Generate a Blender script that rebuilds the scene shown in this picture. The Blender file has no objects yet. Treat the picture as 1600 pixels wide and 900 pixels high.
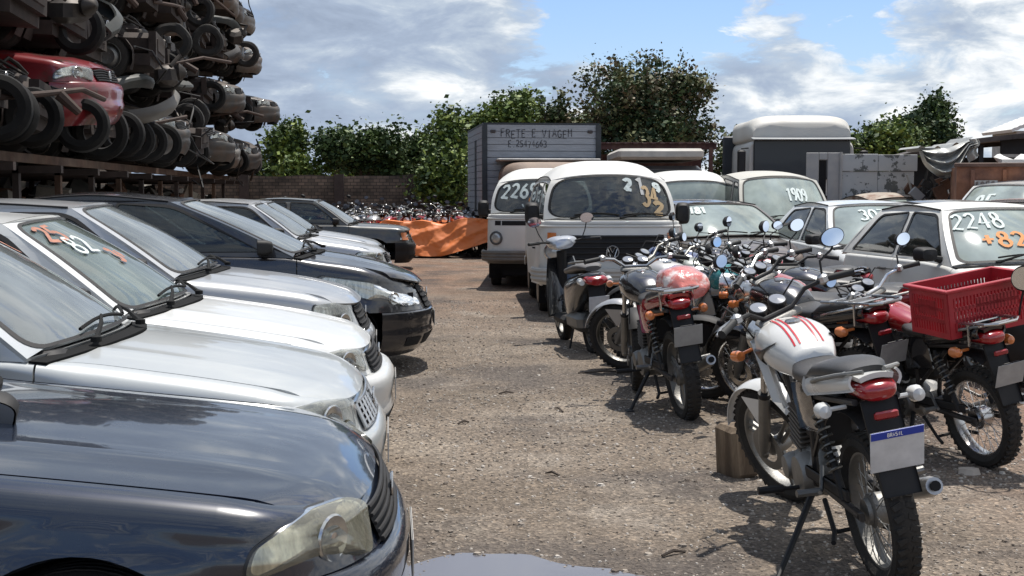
import bpy, bmesh, math, random
from math import sin, cos, pi, radians, sqrt, atan2
from mathutils import Vector, Matrix, noise
from mathutils.geometry import tessellate_polygon
random.seed(7)
S = bpy.context.scene
COL = S.collection
# ------------------------------------------------------------------ camera
CAM_H = 1.50
PITCH = radians(4.23)
cd = bpy.data.cameras.new("camera"); cam = bpy.data.objects.new("camera", cd); COL.objects.link(cam)
cam.location = (0, 0, CAM_H); cam.rotation_euler = (radians(90) - PITCH, 0, 0)
cd.sensor_width = 36; cd.lens = 45.0; cd.clip_start = 0.05; cd.clip_end = 3000
S.camera = cam
# ------------------------------------------------------------------ world + sun
SUN_EL = radians(71); SUN_AZ = radians(24)      # azimuth measured from +Y towards +X
W = bpy.data.worlds.new("World"); S.world = W; W.use_nodes = True
nt = W.node_tree; N = nt.nodes; LK = nt.links; N.clear()
out = N.new('ShaderNodeOutputWorld'); bg = N.new('ShaderNodeBackground')
sky = N.new('ShaderNodeTexSky'); sky.sky_type = 'NISHITA'; sky.sun_disc = False
sky.sun_elevation = SUN_EL; sky.sun_rotation = SUN_AZ; sky.air_density = 1.2; sky.dust_density = .4; sky.ozone_density = 3.5
tc = N.new('ShaderNodeTexCoord'); sep = N.new('ShaderNodeSeparateXYZ'); LK.new(tc.outputs['Generated'], sep.inputs[0])
def wmath(op, a, b=None, clamp=False):
    n = N.new('ShaderNodeMath'); n.operation = op; n.use_clamp = clamp
    for i, v in enumerate((a, b)):
        if v is None: continue
        if isinstance(v, (int, float)): n.inputs[i].default_value = v
        else: LK.new(v, n.inputs[i])
    return n.outputs[0]
# clouds: layered noise on the sky direction itself (flattened towards the horizon)
den = wmath('ADD', wmath('MAXIMUM', sep.outputs[2], 0.0), 0.45)
comb = N.new('ShaderNodeCombineXYZ')
LK.new(wmath('DIVIDE', sep.outputs[0], den), comb.inputs[0]); LK.new(wmath('DIVIDE', sep.outputs[1], den), comb.inputs[1]); LK.new(wmath('MULTIPLY', sep.outputs[2], 3.2), comb.inputs[2])
def wnoise(scale, detail, rough, off, dist=0.0):
    m = N.new('ShaderNodeMapping'); m.inputs['Location'].default_value = off; LK.new(comb.outputs[0], m.inputs[0])
    n = N.new('ShaderNodeTexNoise'); n.inputs['Scale'].default_value = scale; n.inputs['Detail'].default_value = detail
    n.inputs['Roughness'].default_value = rough; n.inputs['Distortion'].default_value = dist; LK.new(m.outputs[0], n.inputs[0]); return n.outputs[0]
def wramp(v, stops):
    r = N.new('ShaderNodeValToRGB'); LK.new(v, r.inputs[0]); e = r.color_ramp.elements
    e[0].position, e[0].color = stops[0][0], (*stops[0][1], 1); e[1].position, e[1].color = stops[-1][0], (*stops[-1][1], 1)
    for p, c in stops[1:-1]:
        q = e.new(p); q.color = (*c, 1)
    return r.outputs[0]
def blob(dx, dy, dz, r0, r1):      # 1 near a sky direction, 0 away from it
    v = Vector((dx, dy, dz)).normalized(); n = N.new('ShaderNodeVectorMath'); n.operation = 'DISTANCE'; LK.new(tc.outputs['Generated'], n.inputs[0]); n.inputs[1].default_value = v
    m = N.new('ShaderNodeMapRange'); m.inputs[1].default_value = r0; m.inputs[2].default_value = r1; m.inputs[3].default_value = 1; m.inputs[4].default_value = 0; LK.new(n.outputs[1], m.inputs[0]); return m.outputs[0]
cover = wnoise(2.6, 8, 0.60, (3.1, 1.2, 0.0), 0.2)
puffs = wnoise(7.5, 10, 0.60, (0.7, 5.2, 0.4), 0.35)
shade = wnoise(3.2, 7, 0.58, (9.3, 2.0, 1.0), 0.3)
cov2 = wmath('ADD', wmath('MULTIPLY', cover, 0.55), wmath('MULTIPLY', puffs, 0.45))
gaps = wmath('ADD', wmath('ADD', wmath('MULTIPLY', blob(.055, 1, .165, .02, .11), .20), wmath('MULTIPLY', blob(.115, 1, .155, .02, .10), .20)), wmath('ADD', wmath('MULTIPLY', blob(.27, 1, .150, .01, .07), .18), wmath('ADD', wmath('MULTIPLY', blob(.1, .35, .9, .15, .75), .16), wmath('MULTIPLY', blob(.1, -1, .45, .3, .9), .14))))
cov3 = wmath('SUBTRACT', wmath('ADD', cov2, 0.05), gaps)
mask = wramp(cov3, [(0.415, (0, 0, 0)), (0.445, (.75, .75, .75)), (0.50, (1, 1, 1))])
right = N.new('ShaderNodeMapRange'); right.inputs[1].default_value = -.05; right.inputs[2].default_value = .30; right.inputs[3].default_value = -.04; right.inputs[4].default_value = .05; LK.new(sep.outputs[0], right.inputs[0])
ccol = wramp(wmath('ADD', wmath('ADD', wmath('MULTIPLY', shade, 0.5), wmath('MULTIPLY', puffs, 0.5)), right.outputs[0]),
             [(0.37, (2.3, 2.8, 3.7)), (0.45, (2.9, 3.5, 4.5)), (0.50, (3.7, 4.3, 5.1)), (0.54, (5.4, 5.8, 6.2)), (0.60, (7.8, 7.9, 8.0))])
mixc = N.new('ShaderNodeMix'); mixc.data_type = 'RGBA'
tint = N.new('ShaderNodeMix'); tint.data_type = 'RGBA'; tint.blend_type = 'MULTIPLY'; tint.inputs[0].default_value = 1; LK.new(sky.outputs[0], tint.inputs[6]); tint.inputs[7].default_value = (.74, .80, 1.0, 1)
LK.new(mask, mixc.inputs[0]); LK.new(tint.outputs[2], mixc.inputs[6]); LK.new(ccol, mixc.inputs[7])
LK.new(mixc.outputs[2], bg.inputs[0]); bg.inputs[1].default_value = 0.122; LK.new(bg.outputs[0], out.inputs[0])
sd = bpy.data.lights.new("sun", 'SUN'); sun = bpy.data.objects.new("sun", sd); COL.objects.link(sun)
sd.energy = 4.8; sd.angle = radians(0.6); sd.color = (1.0, 0.95, 0.88)
dirv = Vector((sin(SUN_AZ) * cos(SUN_EL), cos(SUN_AZ) * cos(SUN_EL), sin(SUN_EL)))
sun.rotation_euler = dirv.to_track_quat('Z', 'Y').to_euler()
vs = S.view_settings; vs.view_transform = 'Standard'; vs.look = 'None'; vs.gamma = 1; vs.exposure = 0.25; vs.use_curve_mapping = False
S.cycles.max_bounces = 8; S.cycles.transparent_max_bounces = 12
# ------------------------------------------------------------------ materials
MATS = {}
def mat(name, col=(.5, .5, .5), rough=.5, metal=0.0, coat=0.0, var=0.0, vscale=4.0, dust=0.0, dustcol=(.36, .29, .22), bump=0.0, bscale=40.0,
        col2=None, mscale=3.0, mlo=.45, mhi=.6, stretch=(1, 1, 1), spec=.5, alpha=1.0, trans=0.0, dscale=2.0, flake=0.0):
    if name in MATS: return MATS[name]
    m = bpy.data.materials.new(name); m.use_nodes = True; t = m.node_tree; n = t.nodes; l = t.links
    p = n['Principled BSDF']; MATS[name] = m
    p.inputs['Roughness'].default_value = rough; p.inputs['Metallic'].default_value = metal
    p.inputs['Coat Weight'].default_value = coat; p.inputs['Coat Roughness'].default_value = .04
    p.inputs['Specular IOR Level'].default_value = spec; p.inputs['Alpha'].default_value = alpha; p.inputs['Transmission Weight'].default_value = trans
    c = n.new('ShaderNodeRGB'); c.outputs[0].default_value = (*col, 1); cur = c.outputs[0]
    tcn = n.new('ShaderNodeTexCoord'); mp = n.new('ShaderNodeMapping'); mp.inputs['Scale'].default_value = stretch
    oi = n.new('ShaderNodeObjectInfo'); va = n.new('ShaderNodeVectorMath'); va.operation = 'ADD'
    cmb = n.new('ShaderNodeCombineXYZ'); l.new(oi.outputs['Random'], cmb.inputs[0])
    sc = n.new('ShaderNodeVectorMath'); sc.operation = 'SCALE'; sc.inputs[3].default_value = 37.0; l.new(cmb.outputs[0], sc.inputs[0])
    l.new(tcn.outputs['Object'], va.inputs[0]); l.new(sc.outputs[0], va.inputs[1]); l.new(va.outputs[0], mp.inputs[0])
    def noi(s, d=5, r=.6):
        q = n.new('ShaderNodeTexNoise'); q.inputs['Scale'].default_value = s; q.inputs['Detail'].default_value = d; q.inputs['Roughness'].default_value = r
        l.new(mp.outputs[0], q.inputs[0]); return q.outputs[0]
    def mix(f, a, b):
        q = n.new('ShaderNodeMix'); q.data_type = 'RGBA'
        if isinstance(f, float): q.inputs[0].default_value = f
        else: l.new(f, q.inputs[0])
        for i, v in ((6, a), (7, b)):
            if isinstance(v, tuple): q.inputs[i].default_value = (*v, 1)
            else: l.new(v, q.inputs[i])
        return q.outputs[2]
    def rng(v, a, b, lo=0., hi=1.):
        q = n.new('ShaderNodeMapRange'); q.inputs[1].default_value = a; q.inputs[2].default_value = b; q.inputs[3].default_value = lo; q.inputs[4].default_value = hi
        l.new(v, q.inputs[0]); return q.outputs[0]
    if col2 is not None:
        cur = mix(rng(noi(mscale, 8, .65), mlo, mhi), cur, col2)
    if var > 0:
        v = rng(noi(vscale, 6), .3, .7, 1 - var, 1 + var)
        hs = n.new('ShaderNodeHueSaturation'); l.new(v, hs.inputs['Value']); l.new(cur, hs.inputs['Color']); cur = hs.outputs[0]
    if dust > 0:
        dn = rng(noi(dscale, 7, .7), .35, .68, dust * .15, dust)
        cur = mix(dn, cur, dustcol)
        l.new(rng(dn, 0., 1., rough, .85), p.inputs['Roughness'])
        if coat > 0: l.new(rng(dn, 0., .8, coat, 0.), p.inputs['Coat Weight'])
    l.new(cur, p.inputs['Base Color'])
    if bump > 0:
        b = n.new('ShaderNodeBump'); b.inputs['Strength'].default_value = bump; b.inputs['Distance'].default_value = .01
        l.new(noi(bscale, 4), b.inputs['Height']); l.new(b.outputs[0], p.inputs['Normal'])
    return m
def glass(name, tint=(.55, .62, .60), opac=.35, rough=.03, film=(.5, .55, .5), filmamt=0.0):
    """window pane: tinted see-through + fresnel reflection + a patchy film of dust and painted-in sky sheen"""
    if name in MATS: return MATS[name]
    m = bpy.data.materials.new(name); m.use_nodes = True; t = m.node_tree; n = t.nodes; l = t.links; n.clear()
    MATS[name] = m
    o = n.new('ShaderNodeOutputMaterial'); tr = n.new('ShaderNodeBsdfTransparent'); tr.inputs[0].default_value = (*tint, 1)
    gl = n.new('ShaderNodeBsdfGlossy'); gl.inputs['Roughness'].default_value = rough; gl.inputs[0].default_value = (1, 1, 1, 1)
    fr = n.new('ShaderNodeFresnel'); fr.inputs[0].default_value = 1.62
    df = n.new('ShaderNodeBsdfDiffuse'); df.inputs[0].default_value = (*film, 1)
    tcn = n.new('ShaderNodeTexCoord'); no = n.new('ShaderNodeTexNoise'); no.inputs['Scale'].default_value = 2.2; no.inputs['Detail'].default_value = 6
    mp = n.new('ShaderNodeMapping'); mp.inputs['Scale'].default_value = (1, 1, .6); l.new(tcn.outputs['Object'], mp.inputs[0]); l.new(mp.outputs[0], no.inputs[0])
    mr = n.new('ShaderNodeMapRange'); mr.inputs[1].default_value = .3; mr.inputs[2].default_value = .7; mr.inputs[3].default_value = filmamt * .45; mr.inputs[4].default_value = filmamt
    l.new(no.outputs[0], mr.inputs[0])
    m1 = n.new('ShaderNodeMixShader'); l.new(mr.outputs[0], m1.inputs[0]); l.new(tr.outputs[0], m1.inputs[1]); l.new(df.outputs[0], m1.inputs[2])
    m2 = n.new('ShaderNodeMixShader'); l.new(fr.outputs[0], m2.inputs[0]); l.new(m1.outputs[0], m2.inputs[1]); l.new(gl.outputs[0], m2.inputs[2])
    l.new(m2.outputs[0], o.inputs[0]); return m
BLK = lambda: mat('black_plastic', (.012, .012, .013), .6, var=.25, dust=.10, dustcol=(.10, .085, .07), spec=.3)
RUB = lambda: mat('tyre_rubber', (.016, .016, .016), .8, var=.3, dust=.35, dustcol=(.08, .068, .055), spec=.3, dscale=5, bump=.4, bscale=60)
CHR = lambda: mat('chrome', (.60, .60, .60), .18, 1.0, var=.3, dust=.2, dustcol=(.14, .12, .10), dscale=9)
STL = lambda: mat('dull_steel', (.22, .22, .21), .42, 1.0, var=.4, dust=.3, dustcol=(.12, .10, .08))
ALU = lambda: mat('cast_aluminium', (.26, .26, .25), .45, .85, var=.35, dust=.35, dustcol=(.12, .10, .08), bump=.2, bscale=90)
DRK = lambda: mat('dark_void', (.008, .008, .009), .9)
SEAT = lambda: mat('seat_cloth', (.05, .05, .055), .9, var=.2)
# ------------------------------------------------------------------ mesh helpers
class MB:
    def __init__(s): s.v = []; s.f = []; s.mi = []; s.cur = 0
    def add(s, vs, fs):
        o = len(s.v); s.v += [tuple(v) for v in vs]; s.f += [tuple(i + o for i in f) for f in fs]; s.mi += [s.cur] * len(fs); return o
    def box(s, c, d, rot=None, taper=1.0, bev=0.0):
        x, y, z = d[0] / 2, d[1] / 2, d[2] / 2
        if bev > 0:
            b = min(bev, x * .9, y * .9, z * .9); ps = []
            for zz, k in ((-z, 1), (-z + b, 0), (z - b, 0), (z, 1)):
                tp = taper if zz > 0 else 1
                bx = x - (b if k else 0); by = y - (b if k else 0)
                for (px, py) in ((bx, by - b), (bx - b, by), (-bx + b, by), (-bx, by - b), (-bx, -by + b), (-bx + b, -by), (bx - b, -by), (bx, -by + b)):
                    ps.append(Vector((px * tp, py * tp, zz)))
            fs = [tuple(range(7, -1, -1)), tuple(range(24, 32))]
            for r in range(3):
                for i in range(8):
                    j = (i + 1) % 8; fs.append((r * 8 + i, r * 8 + j, r * 8 + 8 + j, r * 8 + 8 + i))
        else:
            ps = [Vector((sx * x * (taper if sz > 0 else 1), sy * y * (taper if sz > 0 else 1), sz * z)) for sz in (-1, 1) for sx, sy in ((-1, -1), (1, -1), (1, 1), (-1, 1))]
            fs = [(3, 2, 1, 0), (4, 5, 6, 7), (0, 1, 5, 4), (1, 2, 6, 5), (2, 3, 7, 6), (3, 0, 4, 7)]
        if rot is not None: ps = [rot @ p for p in ps]
        c = Vector(c); s.add([p + c for p in ps], fs)
    def tube(s, pts, r, n=8, cap=True, closed=False):
        pts = [Vector(p) for p in pts]; m = len(pts)
        rs = r if isinstance(r, (list, tuple)) else [r] * m
        up = None; vs = []
        for i, p in enumerate(pts):
            a = pts[(i - 1) % m] if (closed or i > 0) else p; b = pts[(i + 1) % m] if (closed or i < m - 1) else p
            t = (b - a)
            if t.length < 1e-9: t = Vector((0, 0, 1))
            t.normalize()
            if up is None:
                up = Vector((0, 0, 1)) if abs(t.z) < .9 else Vector((1, 0, 0))
            u = t.cross(up)
            if u.length < 1e-6: u = t.orthogonal()
            u.normalize(); w = u.cross(t); up = w
            for k in range(n):
                an = 2 * pi * k / n; vs.append(p + (u * cos(an) + w * sin(an)) * rs[i])
        fs = []
        for i in range(m if closed else m - 1):
            for k in range(n):
                a = i * n + k; b = i * n + (k + 1) % n; i2 = (i + 1) % m
                fs.append((a, b, i2 * n + (k + 1) % n, i2 * n + k))
        if cap and not closed:
            fs.append(tuple(range(n - 1, -1, -1))); fs.append(tuple((m - 1) * n + k for k in range(n)))
        s.add(vs, fs)
    def lathe(s, prof, axis='y', c=(0, 0, 0), n=32, rot=None, closed=False):
        """prof: list of (r, h); revolve about axis"""
        vs = []; c = Vector(c)
        for r, h in prof:
            for k in range(n):
                a = 2 * pi * k / n
                v = {'y': Vector((r * cos(a), h, r * sin(a))), 'z': Vector((r * cos(a), r * sin(a), h)), 'x': Vector((h, r * cos(a), r * sin(a)))}[axis]
                if rot is not None: v = rot @ v
                vs.append(c + v)
        fs = []; m = len(prof)
        for i in range(m if closed else m - 1):
            j = (i + 1) % m
            for k in range(n):
                q = (k + 1) % n; fs.append((i * n + k, i * n + q, j * n + q, j * n + k))
        s.add(vs, fs)
    def grid(s, f, us, vs_, skirt=0.0, flip=False, mirror=False):
        """f(u,v)->Vector ; skirt: extra inward ring along the border normals"""
        nu, nv = len(us), len(vs_); P = [[Vector(f(u, v)) for v in vs_] for u in us]
        V = [P[i][j] for i in range(nu) for j in range(nv)]
        F = []
        for i in range(nu - 1):
            for j in range(nv - 1):
                q = (i * nv + j, (i + 1) * nv + j, (i + 1) * nv + j + 1, i * nv + j + 1)
                F.append(q[::-1] if flip else q)
        if skirt:
            loop = [(i, 0) for i in range(nu)] + [(nu - 1, j) for j in range(1, nv)] + [(i, nv - 1) for i in range(nu - 2, -1, -1)] + [(0, j) for j in range(nv - 2, 0, -1)]
            base = len(V)
            for (i, j) in loop:
                a = P[min(i + 1, nu - 1)][j] - P[max(i - 1, 0)][j]; b = P[i][min(j + 1, nv - 1)] - P[i][max(j - 1, 0)]
                nn = a.cross(b)
                if nn.length < 1e-9: nn = Vector((0, 0, 1))
                nn.normalize()
                if flip: nn = -nn
                V.append(P[i][j] - nn * skirt)
            L = len(loop)
            for k in range(L):
                (i, j) = loop[k]; (i2, j2) = loop[(k + 1) % L]
                q = (i * nv + j, base + k, base + (k + 1) % L, i2 * nv + j2)
                F.append(q if not flip else q[::-1])
        s.add(V, F)
        if mirror:
            s.add([Vector((p.x, -p.y, p.z)) for p in V], [q[::-1] for q in F])
    def fill(s, f, poly, off=0.0, rings=5, flip=False):
        """fill a (convex-ish) 2-D outline by concentric rings mapped by f"""
        cx = sum(p[0] for p in poly) / len(poly); cy = sum(p[1] for p in poly) / len(poly); n = len(poly); V = []; F = []
        for k in range(rings, 0, -1):
            t = k / rings
            for p in poly: V.append(Vector(f(cx + (p[0] - cx) * t, cy + (p[1] - cy) * t)))
        V.append(Vector(f(cx, cy)))
        for r in range(rings - 1):
            for i in range(n):
                j = (i + 1) % n; q = (r * n + i, r * n + j, (r + 1) * n + j, (r + 1) * n + i); F.append(q[::-1] if flip else q)
        for i in range(n):
            q = ((rings - 1) * n + i, (rings - 1) * n + (i + 1) % n, rings * n); F.append(q[::-1] if flip else q)
        s.add(V, F)
    def holed(s, f, outer, holes, flip=False, skirt=None):
        pts = [[Vector((p[0], p[1], 0)) for p in pl] for pl in [outer] + holes]
        tr = tessellate_polygon(pts); flat = [p for pl in pts for p in pl]
        F = []
        for t in tr:
            a, b, c = (flat[i] for i in t)
            ar = (b.x - a.x) * (c.y - a.y) - (b.y - a.y) * (c.x - a.x)
            t = tuple(t) if ar > 0 else tuple(t)[::-1]
            F.append(t[::-1] if flip else t)
        s.add([Vector(f(p.x, p.y)) for p in flat], F)
        if skirt:
            for pl in pts:
                n = len(pl); V = [Vector(f(p.x, p.y)) for p in pl]; V2 = [v + Vector(skirt) for v in V]
                s.add(V + V2, [(i, (i + 1) % n, n + (i + 1) % n, n + i) for i in range(n)])
    def mirrored(s):
        o = MB(); o.v = [(x, -y, z) for x, y, z in s.v]; o.f = [f[::-1] for f in s.f]; o.mi = list(s.mi); return o
    def xform(s, M):
        s.v = [tuple(M @ Vector(v)) for v in s.v]; return s
    def merge(s, o):
        c = len(s.v); s.v += o.v; s.f += [tuple(i + c for i in f) for f in o.f]; s.mi += o.mi
    def build(s, name, m, parent=None, smooth=35, loc=None):
        me = bpy.data.meshes.new(name); me.from_pydata(s.v, [], s.f); me.validate()
        for mm in (m if isinstance(m, (list, tuple)) else [m]): me.materials.append(mm)
        if any(s.mi) and len(s.mi) == len(me.polygons): me.polygons.foreach_set('material_index', s.mi)
        if smooth:
            me.polygons.foreach_set('use_smooth', [True] * len(me.polygons)); me.set_sharp_from_angle(angle=radians(smooth))
        o = bpy.data.objects.new(name, me); COL.objects.link(o)
        if parent is not None: o.parent = parent
        if loc is not None: o.location = loc
        return o
def tag(o, label=None, cat=None, group=None, kind=None):
    if label: o['label'] = label
    if cat: o['category'] = cat
    if group: o['group'] = group
    if kind: o['kind'] = kind
    return o
def empty(name, loc=(0, 0, 0), rz=0.0, label=None, cat=None, group=None):
    o = bpy.data.objects.new(name, None); COL.objects.link(o); o.location = loc; o.rotation_euler = (0, 0, rz); o.empty_display_size = .2
    return tag(o, label, cat, group)
def kids(o): return [c for c in bpy.data.objects if c.parent == o]
def copy_tree(o, parent=None, cache=None):
    if cache is None:
        cache = {}
        for q in bpy.data.objects:
            if q.parent: cache.setdefault(q.parent.name, []).append(q)
    c = o.copy(); COL.objects.link(c); c.parent = parent
    for ch in cache.get(o.name, []): copy_tree(ch, c, cache)
    return c
def interp(pts, x):
    """smooth monotone-ish interpolation through (x, y) points"""
    if x <= pts[0][0]: return pts[0][1]
    if x >= pts[-1][0]: return pts[-1][1]
    for i in range(len(pts) - 1):
        if x <= pts[i + 1][0]:
            x0, y0 = pts[i]; x1, y1 = pts[i + 1]; h = x1 - x0; t = (x - x0) / h
            d = (y1 - y0) / h
            def sl(k):
                if k <= 0 or k >= len(pts) - 1:
                    a, b = (0, 1) if k <= 0 else (len(pts) - 2, len(pts) - 1)
                    return (pts[b][1] - pts[a][1]) / (pts[b][0] - pts[a][0])
                dl = (pts[k][1] - pts[k - 1][1]) / (pts[k][0] - pts[k - 1][0]); dr = (pts[k + 1][1] - pts[k][1]) / (pts[k + 1][0] - pts[k][0])
                return 0 if dl * dr <= 0 else 2 * dl * dr / (dl + dr)
            m0, m1 = sl(i), sl(i + 1)
            return y0 * (2 * t**3 - 3 * t**2 + 1) + m0 * h * (t**3 - 2 * t**2 + t) + y1 * (-2 * t**3 + 3 * t**2) + m1 * h * (t**3 - t**2)
def lin(a, b, n): return [a + (b - a) * i / (n - 1) for i in range(n)]
def rpoly(pts, r, n=5):
    """round the corners of a 2-D polygon"""
    o = []; m = len(pts)
    for i in range(m):
        p = Vector(pts[i][:2]); a = Vector(pts[i - 1][:2]); b = Vector(pts[(i + 1) % m][:2])
        ri = pts[i][2] if len(pts[i]) > 2 else r
        da = (a - p); db = (b - p); ra = min(ri, da.length * .48); rb = min(ri, db.length * .48)
        A = p + da.normalized() * ra; B = p + db.normalized() * rb
        for k in range(n + 1):
            t = k / n; q = A * (1 - t)**2 + p * 2 * t * (1 - t) + B * t * t; o.append((q.x, q.y))
    return o
# ------------------------------------------------------------------ stroke lettering (hand-painted marks)
def arc(cx, cy, rx, ry, a0, a1, n=10): return [(cx + rx * cos(radians(a0 + (a1 - a0) * i / n)), cy + ry * sin(radians(a0 + (a1 - a0) * i / n))) for i in range(n + 1)]
GLY = {
 '0': [arc(.3, .5, .28, .48, 90, 450, 16)], '1': [[(.12, .78), (.32, 1), (.32, 0)]],
 '2': [arc(.3, .72, .26, .26, 160, -30, 9) + [(.05, .02), (.15, .08), (.58, .0)]],
 '3': [arc(.28, .74, .25, .24, 150, -80, 8) + arc(.28, .26, .28, .27, 80, -150, 9)],
 '4': [[(.42, 0), (.42, 1), (.03, .34), (.6, .34)]], '5': [[(.55, 1), (.12, 1), (.08, .56)] + arc(.28, .3, .28, .28, 110, -150, 9)],
 '6': [[(.48, .98), (.2, .7)] + arc(.3, .28, .26, .27, 160, 520, 14)], '7': [[(.04, .98), (.56, .98), (.24, 0)], [(.15, .5), (.5, .5)]],
 '8': [arc(.3, .75, .2, .23, -90, 270, 12) + arc(.3, .26, .26, .26, 90, -270, 12)], '9': [arc(.3, .72, .25, .25, 0, 360, 12) + [(.55, .7), (.5, .3), (.25, 0)]],
 '+': [[(.3, .2), (.3, .8)], [(.02, .5), (.58, .5)]], 'F': [[(.08, 0), (.08, 1), (.55, 1)], [(.08, .52), (.45, .52)]], 'R': [[(.08, 0), (.08, 1)] + arc(.3, .76, .26, .24, 90, -90, 7) + [(.08, .52)], [(.28, .52), (.56, 0)]],
 'E': [[(.55, 1), (.08, 1), (.08, 0), (.55, 0)], [(.08, .52), (.45, .52)]], 'T': [[(.0, 1), (.6, 1)], [(.3, 1), (.3, 0)]], 'V': [[(.02, 1), (.3, 0), (.58, 1)]],
 'I': [[(.3, 0), (.3, 1)]], 'A': [[(.02, 0), (.3, 1), (.58, 0)], [(.13, .36), (.47, .36)]], 'G': [arc(.32, .5, .28, .48, 50, 320, 12) + [(.56, .45), (.34, .45)]],
 'M': [[(.04, 0), (.06, 1), (.3, .4), (.54, 1), (.56, 0)]], 'B': [[(.08, 0), (.08, 1)] + arc(.28, .76, .24, .24, 90, -90, 7) + [(.08, .52)] + arc(.3, .26, .27, .26, 90, -90, 7) + [(.08, 0)]],
 'S': [arc(.3, .75, .25, .24, 40, 270, 9) + arc(.3, .26, .27, .26, 90, -140, 9)], 'L': [[(.08, 1), (.08, 0), (.55, 0)]], '.': [[(.25, .0), (.33, .06)]], 'W': [[(.0, 1), (.16, 0), (.3, .7), (.44, 0), (.6, 1)]], ' ': []}
def write_on(f, text, u0, v0, hgt, w, aspect=1.0, m=None, parent=None, name='painted_number', off=.004, jit=.04, slant=0.0, seed=1, adv=.78):
    """flat painted strokes, on surface f(u,v) -> (point, normal); u along the text, v up"""
    rnd = random.Random(seed); b = MB(); x = u0; sgn = 1 if hgt > 0 else -1; du = abs(hgt) * aspect; dirx = 1 if aspect > 0 else -1
    for ch in text:
        jy = rnd.uniform(-jit, jit)
        for st in GLY.get(ch, []):
            pts = [(x + (p[0] + slant * p[1]) * hgt * aspect, v0 + (p[1] + jy) * hgt) for p in st]
            P = []; 
            for k in range(len(pts)):
                a = pts[max(k - 1, 0)]; c = pts[min(k + 1, len(pts) - 1)]
                pp, nn = f(*pts[k]); pa = f(*a)[0]; pc = f(*c)[0]
                t = (pc - pa); t = t.normalized() if t.length > 1e-9 else Vector((1, 0, 0))
                sd_ = nn.cross(t).normalized() * w * rnd.uniform(.4, .6)
                P += [pp + nn * off - sd_, pp + nn * off + sd_]
            b.add(P, [(2 * k, 2 * k + 1, 2 * k + 3, 2 * k + 2) for k in range(len(pts) - 1)])
        x += adv * hgt * aspect
    return b.build(name, m, parent, smooth=0)
def surf(f, eps=.01, flip=False):
    def g(u, v):
        p = Vector(f(u, v)); a = Vector(f(u + eps, v)) - p; b = Vector(f(u, v + eps)) - p; n = a.cross(b)
        n = n.normalized() if n.length > 1e-12 else Vector((0, 0, 1))
        return p, (-n if flip else n)
    return g
# ------------------------------------------------------------------ car builder (x forward, nose at x=0, ground z=0)
def sgnpow(a, p): return (abs(a) ** p) * (1 if a >= 0 else -1)
GOL = dict(L=3.9, W=1.65, H=1.41, oh=.80, wb=2.45, rw=.29, Lf=.46, nf=2.5, Lr=.4, nr=3.2,
    zs=[(-3.9, .90), (-3.3, .93), (-2.0, .905), (-1.25, .875), (-.8, .82), (-.4, .755), (-.12, .70), (0, .675)],
    nose=[(.14, .13), (.22, .05), (.34, .0), (.50, .0), (.55, .035), (.60, .06), (.72, .12)],
    xcs=-1.30, cowlbow=.20, xwt=-1.93, zwt=1.345, xrt=-3.25, zrt=1.33, xrb=-3.72, zr=[(-3.3, 1.33), (-2.6, 1.385), (-1.9, 1.345)],
    wr=.565, wbelt=.765, crown=.05, xB=-2.42, four=True, sill=.20, bump_top=.54, body_bumper=False,
    hl=[(.06, .57), (.60, .555), (.69, .665), (.62, .69), (.40, .70), (.20, .675), (.09, .635)], )
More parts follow.
